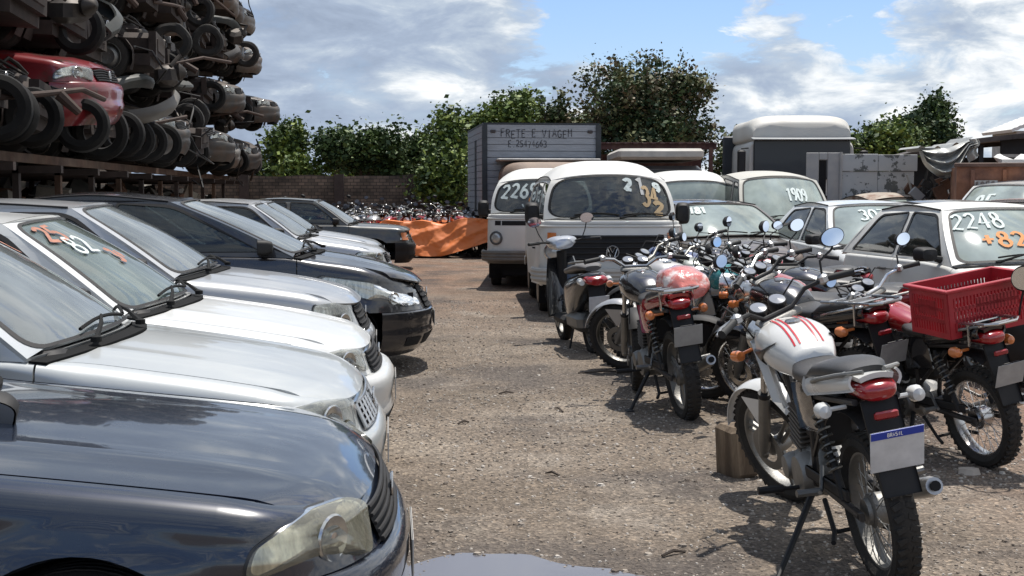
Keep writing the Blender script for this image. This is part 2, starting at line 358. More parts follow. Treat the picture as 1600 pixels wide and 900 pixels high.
class CarGeo:
    def __init__(g, P):
        g.P = P; g.x1 = -P['Lf']; g.xr1 = -P['L'] + P['Lr']
        g.xw = [-P['oh'], -P['oh'] - P['wb']]; g.R = P['rw'] + .055
    def w(g, z):
        P = g.P; h = P['W'] / 2
        if P.get('boxy'): return interp([(.15, h - .05), (.35, h - .01), (.7, h), (1.2, h - .01), (1.9, h - .05)], z)
        return interp([(.12, h - .09), (.24, h - .035), (.42, h - .004), (.60, h), (.64, h - .012), (.80, h - .025), (1.0, h - .06)], z)
    def zsh(g, x): return interp(g.P['zs'], x)
    def ra(g, x): return interp(g.P.get('ra', [(-4, .045), (g.P['xcs'] - .1, .045), (g.P['xcs'] + .25, .11), (-.3, .10), (0, .05)]), x)
    def rb(g, x): return interp(g.P.get('rb', [(-4, .03), (g.P['xcs'] - .1, .03), (g.P['xcs'] + .25, .085), (-.3, .07), (0, .03)]), x)
    def cont(g, s, z):
        P = g.P; w = g.w(z)
        if s > g.x1:
            ph = min((s - g.x1), 1.9999) * pi / 2; n = P['nf']; nn = interp(P['nose'], z)
            return Vector((g.x1 + (P['Lf'] - nn) * sgnpow(sin(ph), 2 / n), w * sgnpow(cos(ph), 2 / n), z))
        if s < g.xr1:
            ph = min(g.xr1 - s, 1.9999) * pi / 2; n = P['nr']; nn = interp(P.get('tail', [(.2, .06), (.34, 0), (.5, 0), (.55, .04), (.95, .10)]), z)
            return Vector((g.xr1 - (P['Lr'] - nn) * sgnpow(sin(ph), 2 / n), w * sgnpow(cos(ph), 2 / n), z))
        return Vector((s, w, z))
    def inward(g, s, z):
        e = .01; a = g.cont(s - e, z); b = g.cont(s + e, z); t = (b - a); t.z = 0
        if t.length < 1e-7: return Vector((-1, 0, 0))
        t.normalize(); n = Vector((t.y, -t.x, 0))      # s increases forward, y>0 side: inward is to the right of travel
        return n
    def wall(g, s, q, zb=None, ztop=None):
        c0 = g.cont(s, .66); x = c0.x; ra, rb = g.ra(x), g.rb(x); zt = g.zsh(x) - rb
        if zb is None: zb = g.P['sill']
        if ztop is not None: return g.cont(s, zb + (ztop - zb) * q)
        if q <= 1: return g.cont(s, zb + (zt - zb) * q)
        th = (q - 1) * pi / 2; p = g.cont(s, zt); n = g.inward(s, zt)
        p = p + n * ra * (1 - cos(th)); p.z = zt + rb * sin(th); return p
    def archz(g, x):
        z = g.P['sill']
        for xw in g.xw:
            d = abs(x - xw)
            if d < g.R: z = max(z, g.P['rw'] + sqrt(g.R**2 - d * d))
        return z
    def zq(g, s, z):
        c0 = g.cont(s, .66); x = c0.x; return g.cont(s, z)
    # glazing maps
    def fW(g, b, t):
        P = g.P; x0 = P['xcs'] + P['cowlbow'] * (1 - b * b); z0 = g.zsh(P['xcs']) + .012 + P['crown'] * .75 * (1 - b * b)
        x1 = P['xwt'] + P.get('topbow', .09) * (1 - b * b); z1 = P['zwt'] + P.get('wcrown', P.get('rcrown', .035)) * (1 - abs(b)**2.4)
        bl = P.get('wbulge', .018) * sin(pi * t)
        return Vector((x0 + (x1 - x0) * t + bl * (1 - b * b), b * (P['wbelt'] + (P['wr'] - P['wbelt']) * t + P.get('sbulge', .022) * sin(pi * t)), z0 + (z1 - z0) * t + bl))
    def zroof(g, x): return interp(g.P['zr'], x)
    def fS(g, x, z):
        P = g.P; zb = g.zsh(x) if x > -P['L'] else g.zsh(-P['L']); k = (z - zb) / max(.05, g.zroof(x) - zb); wb = P['wbelt']
        return Vector((x, wb + (P['wr'] - wb) * k + P.get('sbulge', .022) * sin(pi * min(1, max(0, k))), z))
    def fR(g, a, b):
        P = g.P; xa = P['xwt'] + P.get('topbow', .09) * (1 - b * b); xb = P['xrt'] - .06 * (1 - b * b); x = xa + (xb - xa) * a
        rc = P.get('rcrown', .035); wc = P.get('wcrown', rc); k = min(1, a / .13); k = 1 - (1 - k)**2.2
        return Vector((x, b * P['wr'], g.zroof(min(P['xwt'], x)) + (wc + (rc - wc) * k) * (1 - abs(b)**(2.4 if wc == rc else 3.6 - 1.2 * (1 - k)))))
    def fB(g, b, t):
        P = g.P; x0 = P['xrb'] - .08 * (1 - b * b); x1 = P['xrt'] - .06 * (1 - b * b); z0 = g.zsh(P['xrb']) + .01; z1 = P['zrt'] + P.get('rcrown', .035) * (1 - abs(b)**2.4)
        return Vector((x0 + (x1 - x0) * t, b * (P['wbelt'] + (P['wr'] - P['wbelt']) * t + P.get('sbulge', .022) * sin(pi * t)), z0 + (z1 - z0) * t))
    def fH(g, a, b):
        P = g.P; xa = P['xcs'] + P['cowlbow'] * (1 - b * b) + P.get('cw', .065) + .01; gp = .008
        nn = interp(P['nose'], P.get('hood_nz', .63))
        kw = (g.w(.7) - g.ra(-.1) - gp) / g.w(.7); xf = g.x1 + (P['Lf'] - nn - gp) * (max(0, 1 - (abs(b) * kw)**P['nf']))**(1 / P['nf']) - .004 - .012 * b**4
        x = xa + (xf - xa) * a; wh = g.w(.8) - g.ra(min(x, -.1)) - gp
        cr = P['crown'] * interp([(-2, 1), (P['xcs'] + .1, 1), (-.5, .85), (-.2, .5), (-.08, .25)], x)
        z = g.zsh(x) + cr * (1 - b * b) - (P.get('lip', .034) * max(0, (a - .88) / .12)**2.2) + P.get('ridge', .007) * math.exp(-((abs(b) - .68) / .07)**2) * min(1, (1 - a) * 3)
        return Vector((x, b * wh, z))
WHEELS = {}
def add_wheel(root, r, w, pos, side, style='steel', rimmat=None):
    key = (round(r, 3), style)
    if key not in WHEELS:
        t = MB(); rr = r * .62
        t.lathe([(rr, -w / 2 + .01), (r * .8, -w / 2), (r * .95, -w / 2 + .012), (r, -w / 2 + .04), (r, w / 2 - .04), (r * .95, w / 2 - .012), (r * .8, w / 2), (rr, w / 2 - .01)], n=36)
        for k in range(4):
            h = -w / 2 + .045 + k * (w - .09) / 3
            t.lathe([(r + .001, h - .006), (r + .004, h - .003), (r + .004, h + .003), (r + .001, h + .006)], n=36)
        to = t.build('tyre', RUB(), None)
        b = MB()
        b.lathe([(rr + .012, w / 2 - .008), (rr + .004, w / 2 + .002), (rr - .012, w / 2 - .01), (rr - .02, w / 2 - .045), (rr - .02, -w / 2 + .02)], n=32)
        if style == 'steel':
            b.lathe([(rr - .02, w / 2 - .05), (r * .44, w / 2 - .035), (r * .36, w / 2 - .02), (r * .2, w / 2 - .03), (.0, w / 2 - .03)], n=32)
        elif style == 'cap':
            b.lathe([(rr + .004, w / 2), (r * .5, w / 2 + .012), (r * .3, w / 2 + .018), (r * .12, w / 2 + .01), (0, w / 2 + .01)], n=32)
        else:
            for k in range(5):
                a = 2 * pi * k / 5
                b.tube([(r * .1 * cos(a), w / 2 - .03, r * .1 * sin(a)), (rr * .6 * cos(a), w / 2 - .022, rr * .6 * sin(a)), (rr * cos(a), w / 2 - .03, rr * sin(a))], [.03, .024, .03], 6)
            b.lathe([(r * .2, w / 2 - .05), (r * .17, w / 2 - .012), (0, w / 2 - .008)], n=20)
            b.lathe([(rr - .02, w / 2 - .10), (.02, w / 2 - .10)], n=24)
        for k in range(5):
            a = 2 * pi * k / 5 + .3; b.tube([(r * .16 * cos(a), w / 2 - .03, r * .16 * sin(a)), (r * .16 * cos(a), w / 2 - .012, r * .16 * sin(a))], .009, 6)
        ro = b.build('rim', rimmat or STL(), None)
        WHEELS[key] = (to.data, ro.data); bpy.data.objects.remove(to); bpy.data.objects.remove(ro)
    td, rd = WHEELS[key]
    wo = bpy.data.objects.new('wheel', td); COL.objects.link(wo); wo.parent = root; wo.location = pos
    wo.rotation_euler = (0, random.uniform(0, 6), 0 if side > 0 else pi)
    ro = bpy.data.objects.new('rim', rd); COL.objects.link(ro); ro.parent = wo
    if rimmat: pass
    return wo
def front_side_seq(g, x0, t1, n=14):
    """contour stations from x0 (on the side) round the corner to parameter t1"""
    return lin(x0, g.x1, max(2, int(abs(g.x1 - x0) / .08) + 2))[:-1] + [g.x1 + (t1) * (i / n)**1.0 for i in range(n + 1)]
def make_car(P, paint, label=None, cat='car', name='parked_car', group=None, glassm=None, sideglass=None, wreck=0.0, hood_paint=None,
             rim='steel', lampmat=None, interior=True, grille='slats', hood=True, seed=1, mirrors=True, wipers=True, detail=1.0, text=None, bumper_mat=None, lampcol=(.75, .75, .7)):
    g = CarGeo(P); root = empty(name, label=label, cat=cat, group=group); rnd = random.Random(seed); dent = wreck
    glassm = glassm or glass('windshield_glass', (.42, .5, .47), filmamt=.16); sideglass = sideglass or glass('side_glass', (.16, .19, .19), filmamt=.05)
    hp = hood_paint or paint
    def dn(v):
        k = noise.noise_vector(Vector(v) * 1.8 + Vector((seed * 7.3, 0, 0))) * .10 * dent + noise.noise_vector(Vector(v) * 6 + Vector((seed * 3.1, 2, 0))) * .018 * dent
        return Vector(v) + k
    def fin(b, nm, m, par=root, sm=40):
        if dent and nm != 'chassis': b.v = [tuple(dn(v)) for v in b.v]
        return b.build(nm, m, par, smooth=sm)
    xd1 = P['xcs'] + .03; xB = P['xB']; R = g.R; xw0, xw1 = g.xw; sill = P['sill']; bt = P['bump_top']
    qs = [0, .12, .25, .4, .55, .7, .82, .92, 1, 1.15, 1.35, 1.55, 1.75, 2] if detail > .5 else [0, .3, .6, .85, 1, 1.35, 1.7, 2]
    def xs_with_arch(a, b, xw):
        st = [a, b] + lin(a, b, max(3, int((b - a) / (.09 if detail > .5 else .16)) + 2))
        for k in range(0, 25 if detail > .5 else 11):
            x = xw + R * cos(pi * k / (24 if detail > .5 else 10)) * .9999
            if a < x < b: st.append(x)
        st = sorted(set(round(x, 4) for x in st)); o = [st[0]]
        for x in st[1:]:
            if x - o[-1] > .004: o.append(x)
        o[-1] = b; return o
    def side_patch(nm, seq, zbf, m, par=root, off=0.0):
        for sg in (1, -1):
            b = MB()
            def f(s, q):
                p = g.wall(s, q, zbf(s))
                if off: p = p - g.inward(s, .6) * off
                x = g.cont(s, .66).x
                for xw in g.xw:        # flared lip round the arch
                    d = sqrt((x - xw)**2 + (p.z - P['rw'])**2)
                    if d < R + .09 and q < 1: p.y += .016 * max(0, 1 - (d - R) / .09)
                return Vector((p.x, p.y * sg, p.z))
            b.grid(f, seq, qs, skirt=.022, flip=(sg > 0)); fin(b, nm, m, par)
    # fender: from the door seam to the headlamp corner; above the bumper ahead of the arch
    def zb_f(s):
        x = g.cont(s, .66).x; z = g.archz(x)
        return max(z, bt + .004) if x > xw0 else z
    tfe = P.get('t_fender', .66)
    seqf = xs_with_arch(xd1 + .004, g.x1, xw0) + [g.x1 + tfe * i / 12 for i in range(1, 13)]
    stripf = P.get('strip_front')
    if not stripf: side_patch('fender', seqf, zb_f, paint)
    side_patch('door', xs_with_arch(xB + .004, xd1 - .004, -99), lambda s: sill, paint)
    if P.get('four'):
        xq = xw1 + R * .55
        side_patch('rear_door', xs_with_arch(xq + .004, xB - .004, xw1), lambda s: g.archz(s), paint)
        x2 = xq
    else: x2 = xB
    seqr = [g.xr1 - .98 * (1 - i / 10) for i in range(10)] + xs_with_arch(g.xr1, x2 - .004, xw1)
    def zb_r(s):
        x = g.cont(s, .66).x; z = g.archz(x); return max(z, bt + .004) if x < xw1 else z
    side_patch('quarter_panel', seqr, zb_r, paint)
    # tailgate below the glass
    b = MB(); b.grid(lambda s, z: Vector((g.xr1 - (P['Lr']) * 1.0 + .06, s, z)), lin(-g.w(.7) * .2, g.w(.7) * .2, 5), lin(bt, g.zsh(-P['L']), 4)); 
    b.grid(lambda a, u: Vector((P['xrb'] + (g.xr1 - P['Lr'] + .12 - P['xrb']) * a, u * (P['wbelt'] - .01), g.zsh(P['xrb']) + .008 - .03 * a)), lin(0, 1, 5), lin(-1, 1, 9), flip=True)
    fin(b, 'tailgate', paint)
    # bumpers
    bm = bumper_mat or (paint if P['body_bumper'] else BLK())
    for (nm, fr) in (('front_bumper', True), ('rear_bumper', False)):
        if fr and stripf: continue
        b = MB(); xa = (xw0 + R + .012) if fr else (xw1 - R - .012)
        nb = 12 if detail > .5 else 7
        if fr:
            seq = ([xa] if xa < g.x1 else []) + [max(g.x1, xa) + (g.x1 + 1 - max(g.x1, xa)) * i / nb for i in range(0 if xa < g.x1 else 0, nb + 1)]
        else:
            seq = ([xa] if xa > g.xr1 else []) + [min(g.xr1, xa) - (min(g.xr1, xa) - (g.xr1 - 1)) * i / nb for i in range(nb + 1)]
        zz = [.15, .19, .25, .33, .36, .40, .44, .47, .50, bt - .01, bt, bt + .001] if fr else [.2, .3, .38, .44, .5, bt - .01, bt, bt + .001]
        if P.get('bump_bot'): zz = [z for z in zz if z >= P['bump_bot']]
        for sg in (1, -1):
            def f(s, z):
                o = {zz[-1]: -.035, zz[-2]: .008}.get(z, .016); 
                if abs(z - .36) < .001 or abs(z - .40) < .001: o -= .010 if P.get('bump_line', True) else 0
                p = g.cont(s, min(z, bt)) - g.inward(s, z) * o; 
                if P.get('bump_dx') and fr: p.x += P['bump_dx'] * max(0, min(1, (s - g.x1) / .5))
                return Vector((p.x, p.y * sg, z))
            b.grid(f, seq, zz, flip=(sg > 0) == fr)
        bo = fin(b, nm, bm)
        if fr and detail > .5 and not P.get('bump_bot'):
            t = MB()   # intake mouth and fog recesses
            for (u0, u1, za, zc) in ((.66, 1.0, .22, .31), (.40, .60, .225, .30)):
                for sg in (1, -1):
                    def f(s, z):
                        p = g.cont(g.x1 + s, z) - g.inward(g.x1 + s, z) * .019; return Vector((p.x + (P.get('bump_dx', 0)), p.y * sg, z))
                    t.grid(f, lin(u0, u1, 6), lin(za, zc, 3), flip=(sg > 0))
            fin(t, 'air_intake', DRK(), bo)
    # dark inner structure: sills, floor, wheel wells, engine bay tub
    u = MB(); hw = P['W'] / 2 - .09
    u.box((-P['L'] / 2, 0, .28), (P['L'] - .5, hw * 2 - .3, .16))
    u.box(((P['xcs'] + xw1) / 2, 0, .5), (abs(xw1 - P['xcs']) - .75, hw * 2, .5)) if not interior else u.box(((P['xcs'] + xw1) / 2, 0, .27), (abs(xw1 - P['xcs']) - .3, hw * 2, .1))
    u.box((xw0 + .05, 0, .5), (R * 2 + .5, P['W'] - .62, .32), bev=.08); u.box((xw1 - .1, 0, .52), (R * 2 + .3, P['W'] - .62, .45))
    u.box((P['xcs'] + .04, 0, .6), (.05, P['W'] - .14, .55)); u.box((-.22, 0, .50), (.1, P['W'] * .70, .34))
    if dent: u.box((xw0 + .1, 0, .62), (.6, .7, .3), bev=.05)
    for xw in (xw0, xw1):
        for sg in (1, -1):
            def f(a, y): return Vector((xw + (R + .004) * cos(a), y * sg, P['rw'] + (R + .004) * sin(a)))
            u.grid(f, lin(-.5, pi + .5, 14), [P['W'] / 2 - .28, P['W'] / 2 - .012], flip=sg > 0)
    fin(u, 'chassis', DRK() if not dent else mat('rusty_underbody', (.03, .02, .016), .85, var=.5, vscale=7))
    # hood
    if hood:
        b = MB(); b.grid(g.fH, [0, .02] + lin(.06, .88, 15 if detail > .5 else 6) + [.91, .94, .96, .975, .99, 1], lin(-1, 1, 33 if detail > .5 else 13) , skirt=.02)
        fin(b, 'hood', hp)
    else:
        e = MB(); rr2 = random.Random(seed)
        for k in range(9): e.box((xw0 + rr2.uniform(-.3, .35), rr2.uniform(-.45, .45), rr2.uniform(.62, .8)), (rr2.uniform(.15, .4), rr2.uniform(.12, .35), rr2.uniform(.12, .25)), rot=Matrix.Rotation(rr2.uniform(-.4, .4), 3, 'Z'), bev=.03)
        for k in range(6):
            a = Vector((xw0 + rr2.uniform(-.3, .4), rr2.uniform(-.5, .5), .8)); c = Vector((xw0 + rr2.uniform(-.3, .5), rr2.uniform(-.5, .5), .75)); m_ = (a + c) / 2 + Vector((0, 0, rr2.uniform(.05, .18)))
            e.tube([a, (a * .4 + m_ * .6), m_, (c * .4 + m_ * .6), c], .018, 6)
        fin(e, 'engine', mat('greasy_metal', (.04, .036, .032), .5, .6, var=.5, dust=.25, dustcol=(.12, .09, .07)))
    # cowl + wipers
    b = MB()
    b.grid(lambda a, q: Vector((P['xcs'] + P['cowlbow'] * (1 - q * q) + .005 + P.get('cw', .065) * a, q * (P['wbelt'] - .0), g.zsh(P['xcs']) + P['crown'] * .75 * (1 - q * q) + .004 - .006 * a)), [0, .5, 1], lin(-1, 1, 15), flip=False, skirt=.03)
    co = fin(b, 'cowl_grille', mat('cowl_black', (.008, .008, .008), .85, spec=.15))
    if wipers and not dent:
        for (bb, be) in ((.18, .88), (-.55, .12)):
            w_ = MB(); hb = [g.fW(bb + (be - bb) * k / 6, .06 + .035 * sin(k / 6 * pi)) + Vector((.012, 0, .016)) for k in range(7)]
            w_.tube(hb, .008, 5); base = g.fW(bb - .04, 0) + Vector((.05, 0, .012)); md = hb[3]
            w_.tube([base, base * .4 + md * .6 + Vector((.008, 0, .008)), md + Vector((0, 0, .006))], [.013, .009, .006], 6)
            w_.lathe([(.022, 0), (.022, .02), (0, .028)], 'z', base + Vector((0, 0, -.01)), 10)
            w_.build('wiper', mat('wiper_black', (.008, .008, .008), .8, spec=.2), root)
    # windscreen
    def sqp(m_, r=.10): return rpoly([(-1 + m_, .0 + .035), (1 - m_, .035), (1 - m_ * 1.25, .965), (-1 + m_ * 1.25, .965)], r)
    fo = lambda b_, t_: g.fW(b_, t_)
    ring = MB(); outer = [(x, t) for x in [-1] for t in lin(1, 0, 9)] + [(x, 0) for x in lin(-1, 1, 17)[1:-1]] + [(1, t) for t in lin(0, 1, 9)] + [(x, 1) for x in lin(1, -1, 17)[1:-1]]
    inner = rpoly([(-.93, .04), (.93, .04), (.905, .955), (-.905, .955)], P.get('wrad', .12), 6); inn2 = []
    for i in range(len(inner)):
        a, c = inner[i], inner[(i + 1) % len(inner)]; d = sqrt((a[0] - c[0])**2 + (a[1] - c[1])**2); k = max(1, int(d / .12))
        inn2 += [(a[0] + (c[0] - a[0]) * j / k, a[1] + (c[1] - a[1]) * j / k) for j in range(k)]
    ring.holed(fo, outer, [inn2], skirt=(-.012, 0, -.02)); pil = fin(ring, 'windshield_frame', paint)
    if not dent:
        gs = MB(); gs.fill(lambda a, t: g.fW(a, t) + Vector((-.006, 0, -.005)), [(x * 1.004, .5 + (t - .5) * 1.004) for x, t in inn2], rings=7)
        wo = gs.build('windshield', glassm, root, smooth=60)
        sl = MB()
        def off2(p, k): return g.fW(p[0] * k, .5 + (p[1] - .5) * (1 + (k - 1) * 1.2)) + Vector((.002, 0, .002))
        n_ = len(inn2); V = [off2(p, 1.02) for p in inn2] + [off2(p, .985) for p in inn2]
        sl.add(V, [(i, (i + 1) % n_, n_ + (i + 1) % n_, n_ + i) for i in range(n_)]); sl.build('window_seal', BLK(), wo)
        if text:
            sf = surf(g.fW, .01)
            for (tx, u0, v0, hg, wd, asp, mm, sd_) in text:
                write_on(sf, tx, u0, v0, hg, wd, asp, mm, wo, off=.004, seed=sd_)
    # roof
    b = MB(); b.grid(g.fR, lin(0, 1, 14), lin(-1, 1, 21), flip=True)
    fin(b, 'roof', P.get('roofmat') or paint)
    if detail > .5 and not dent:
        for sg in (1, -1):
            b = MB(); pts = [(x, sg * (P['wr'] + .002), g.zroof(x) + .004) for x in lin(P['xwt'] - .02, P['xrt'] + .03, 9)]; b.tube(pts, .008, 5); b.build('roof_trim', BLK(), root)
    # sides of the cabin
    A = lambda z: P['xcs'] + (P['xwt'] - P['xcs']) * (z - g.zsh(P['xcs'])) / (P['zwt'] - g.zsh(P['xcs']))
    zbw = g.zsh(-2.2) + .03; tz = P.get('wtop', .055)
    h1 = rpoly([(A(zbw) - .13, zbw + .0), (A(g.zroof(P['xwt'] - .1) - tz) - .08, g.zroof(P['xwt'] - .2) - tz, .10), (xB + .03, g.zroof(xB) - tz + .0, .03), (xB + .03, zbw, .03)], .06)
    Cl = lambda z: P['xrb'] + (P['xrt'] - P['xrb']) * (z - zbw) / (P['zrt'] - zbw)
    holes = [h1]
    zt2 = g.zroof(P['xrt'] + .1) - tz
    if P.get('windows3'):
        xm = P['windows3']
        holes.append(rpoly([(xB - .05, zbw), (xB - .05, g.zroof(xB) - tz), (xm + .04, g.zroof(xm) - tz), (xm + .04, zbw)], .05))
        holes.append(rpoly([(xm - .04, zbw), (xm - .04, g.zroof(xm) - tz), (Cl(zt2) + .14, zt2), (Cl(zbw) + .18, zbw)], .05))
    else:
        holes.append(rpoly([(xB - .05, zbw), (xB - .05, g.zroof(xB) - tz), (Cl(zt2) + .16, zt2, .08), (Cl(zbw) + .22, zbw, .05)], .06))
    x_o = [(A(z), z) for z in lin(g.zsh(P['xcs']), P['zwt'], 7)] + [(x, g.zroof(x)) for x in lin(P['xwt'], P['xrt'], 12)[1:]] + [(Cl(z), z) for z in lin(P['zrt'], g.zsh(P['xrb']), 6)[1:]] + [(x, g.zsh(x)) for x in lin(P['xrb'], P['xcs'], 12)[1:-1]]
    for sg in (1, -1):
        b = MB(); fs = lambda x, z: (lambda p: Vector((p.x, p.y * sg, p.z)))(g.fS(x, z))
        b.holed(fs, x_o, holes, flip=(sg > 0), skirt=(0, -.025 * sg, 0)); so = fin(b, 'side_pillars', paint)
        if not dent:
            for h in holes:
                w_ = MB(); w_.fill(lambda x, z: fs(x, z) - Vector((0, .007 * sg, 0)), h, rings=3, flip=(sg > 0))
                wo2 = w_.build('side_window', sideglass, root, smooth=60)
                sl = MB(); n_ = len(h); c = (sum(p[0] for p in h) / n_, sum(p[1] for p in h) / n_)
                def so_(p, d):
                    v = Vector((p[0] - c[0], p[1] - c[1])); v = v.normalized() * d; q = fs(p[0] + v.x, p[1] + v.y); q.y += .003 * sg; return q
                V = [so_(p, .014) for p in h] + [so_(p, -.010) for p in h]
                sl.add(V, [(i, (i + 1) % n_, n_ + (i + 1) % n_, n_ + i) for i in range(n_)]); sl.build('window_seal', BLK(), wo2)
    # rear glass
    ring = MB(); inr = rpoly([(-.86, .1), (.86, .1), (.84, .9), (-.84, .9)], .12, 5)
    ring.holed(g.fB, outer, [inr], flip=True, skirt=(.02, 0, 0)); fin(ring, 'rear_window_frame', paint)
    if not dent:
        gs = MB(); gs.fill(lambda a, t: g.fB(a, t) + Vector((.006, 0, 0)), inr, rings=4, flip=True); gs.build('rear_window', sideglass, root, smooth=60)
    # lamps
    lm = lampmat or LENS()
    if P.get('hl') and not stripf:
        hlp = rpoly(P['hl'], .03, 4)
        for sg in (1, -1):
            def f(off):
                def q(t, z):
                    s = g.x1 + t; zz = z; c0 = g.cont(s, .66); zt = g.zsh(c0.x) - g.rb(c0.x)
                    if z <= zt: p = g.cont(s, z)
                    else:
                        th = min(1, (z - zt) / max(.01, g.rb(c0.x))) * pi / 2; p = g.cont(s, zt) + g.inward(s, zt) * g.ra(c0.x) * (1 - cos(th)) * .7; p.z = z
                    p = p - g.inward(s, z) * off; return Vector((p.x, p.y * sg, p.z))
                return q
            cxh = sum(p[0] for p in hlp) / len(hlp); czh = sum(p[1] for p in hlp) / len(hlp)
            hs = MB(); hs.fill(f(.004), [(cxh + (p[0] - cxh) * 1.03, czh + (p[1] - czh) * 1.06) for p in hlp], rings=6, flip=(sg > 0)); hs2 = fin(hs, 'headlight', mat('lamp_housing_black', (.02, .02, .02), .4))
            rf = MB(); rf.fill(f(.007), [(cxh + (p[0] - cxh) * .95, czh + (p[1] - czh) * .92) for p in hlp], rings=6, flip=(sg > 0)); fin(rf, 'reflector', mat('lamp_reflector', lampcol, .22, .85, var=.5, vscale=9, stretch=(6, 6, .6)), hs2)
            rb_ = MB(); bt_ = P.get('bulb', (.42, .625, .058)); pc = f(.006)(bt_[0], bt_[1]); nrm = -g.inward(g.x1 + bt_[0], .6); nrm = Vector((nrm.x, nrm.y * sg, 0))
            rot = nrm.to_track_quat('Y', 'Z').to_matrix(); rb_.lathe([(bt_[2] * 1.08, .006), (bt_[2], .012), (bt_[2] * .94, .010), (bt_[2] * .6, .003), (bt_[2] * .3, .002), (bt_[2] * .26, .012), (0, .014)], 'y', pc, 20, rot); fin(rb_, 'bulb_bowl', mat('lamp_bowl', (.5, .5, .48), .2, .9, var=.3), hs2)
            ln = MB(); ln.fill(f(.020), hlp, rings=7, flip=(sg > 0)); n_ = len(hlp)
            V = [f(.020)(*p) for p in hlp] + [f(.002)(*p) for p in hlp]; ln.add(V, [(i, (i + 1) % n_, n_ + (i + 1) % n_, n_ + i) for i in range(n_)])
            if dent < .9: fin(ln, 'lamp_lens', lm, hs2, 60)
    for sg in (1, -1):
        tl = MB()
        def f(s, z):
            p = g.cont(g.xr1 - s, z) - g.inward(g.xr1 - s, z) * .008; return Vector((p.x, p.y * sg, p.z))
        tl.grid(f, lin(.25, .72, 6), lin(bt + .03, g.zsh(-P['L']) - .06, 4), skirt=.01, flip=(sg < 0)); fin(tl, 'tail_light', mat('tail_lens', (.35, .01, .01), .15, coat=.8))
    # painted header panel behind the grille, closing the gap under the hood lip
    if hood and not stripf and P.get('hl'):
        b = MB()
        def fhp(t, v):
            p = g.cont(g.x1 + abs(t), bt + (g.zsh(-.06) - .030 - bt) * v) + g.inward(g.x1 + abs(t), .6) * (.006 + .03 * max(0, v - .85) / .15); return Vector((p.x, p.y * (1 if t > 0 else -1), p.z))
        b.grid(lambda t, v: fhp(t, v), lin(.55, 1, 8), [0, .4, .8, .92, 1]); b.grid(lambda t, v: fhp(-t, v), lin(.55, 1, 8), [0, .4, .8, .92, 1], flip=True)
        fin(b, 'header_panel', paint)
    # grille between the lamps
    gt0 = P.get('grille_t', .70); zg0, zg1 = P.get('grille_z', (bt + .015, g.zsh(-.05) - .035))
    gb = MB()
    for sg in (1, -1):
        def f(t, z): p = g.cont(g.x1 + t, z) - g.inward(g.x1 + t, z) * .006; return Vector((p.x, p.y * sg, p.z))
        gb.grid(f, lin(gt0, 1, 7), lin(zg0, zg1, 3), flip=(sg > 0))
    go = fin(gb, 'grille', DRK())
    gb = MB()
    nsl = P.get('slats', 3)
    for k in range(nsl + 2):
        z = zg0 + (zg1 - zg0) * k / (nsl + 1); pts = []
        for t in lin(gt0, 1, 8): p = g.cont(g.x1 + t, z) - g.inward(g.x1 + t, z) * .012; pts.append(p)
        pts = pts + [Vector((p.x, -p.y, p.z)) for p in pts[-2::-1]]; gb.tube(pts, .0075 if k in (0, nsl + 1) else .006, 6)
    if grille == 'squares':
        for t in lin(gt0, 1, 6):
            for sg in (1, -1):
                gb.tube([(lambda p: Vector((p.x, p.y * sg, p.z)))(g.cont(g.x1 + t, z) - g.inward(g.x1 + t, z) * .013) for z in (zg0, zg1)], .009, 6)
    fin(gb, 'grille_bars', P.get('grillemat') or (BLK() if grille == 'slats' else CHR()), go)
    zc_ = (zg0 + zg1) / 2; pc = g.cont(g.x1 + 1, zc_) + Vector((.022, 0, 0)); er = min(.05, (zg1 - zg0) * .5)
    em = MB(); em.tube([pc + Vector((0, er * cos(2 * pi * k / 20), er * sin(2 * pi * k / 20))) for k in range(20)], .0055, 6, closed=True)
    for zz_ in ([(-.45, .8), (0, -.1), (.45, .8)], [(-.75, .45), (-.32, -.78), (0, .0), (.32, -.78), (.75, .45)]):
        em.tube([pc + Vector((0, y * er, z * er)) for y, z in zz_], .005, 5)
    if P.get('emblem', True): fin(em, 'emblem', CHR())
    # number plate at the front (blank, worn)
    if P.get('plate', True):
        pb = MB(); pb.box((.024 + P.get('bump_dx', 0), 0, .42), (.006, .40, .13), bev=.002); fin(pb, 'number_plate', mat('plate_grey', (.42, .43, .43), .5, var=.2, dust=.5))
    # mirrors
    if mirrors and not dent:
        for sg in (1, -1):
            mb = MB(); x0 = P['xcs'] - .22; z0 = g.zsh(x0) + .085; y0 = (P['wbelt'] + .125) * sg; ms = P.get('mirror_size', 1.0)
            ro = Matrix.Rotation(-.12 * sg, 3, 'Z')
            def ms_f(a, c):
                # rounded shell: a along depth 0..1, c around
                r = [0, .72, .94, 1, 1][a]; xx = [.075, .06, .02, -.03, -.055][a]
                yy = sgnpow(cos(c), .55) * .095 * r * ms * (.75 if P.get('boxy') else 1); zz = sgnpow(sin(c), .55) * .062 * r * ms * (1.75 if P.get('boxy') else 1)
                return Vector((x0, y0, z0)) + ro @ Vector((xx, yy, zz))
            mb.grid(ms_f, [0, 1, 2, 3, 4], [2 * pi * k / 20 for k in range(21)], flip=True)
            mb.tube([(x0, y0 - sg * .06, z0 - .03), (x0 - .01, (P['wbelt'] - .02) * sg, z0 - .05)], [.022, .035], 8)
            mo = mb.build('side_mirror', P.get('mirrormat') or BLK(), root)
            gl_ = MB(); gl_.fill(lambda a, c: Vector((x0, y0, z0)) + ro @ Vector((-.05, a, c)), [(sgnpow(cos(2 * pi * k / 24), .55) * .088 * ms * (.75 if P.get('boxy') else 1), sgnpow(sin(2 * pi * k / 24), .55) * .055 * ms * (1.75 if P.get('boxy') else 1)) for k in range(24)], rings=2, flip=True)
            gl_.build('mirror_glass', MIRR(), mo)
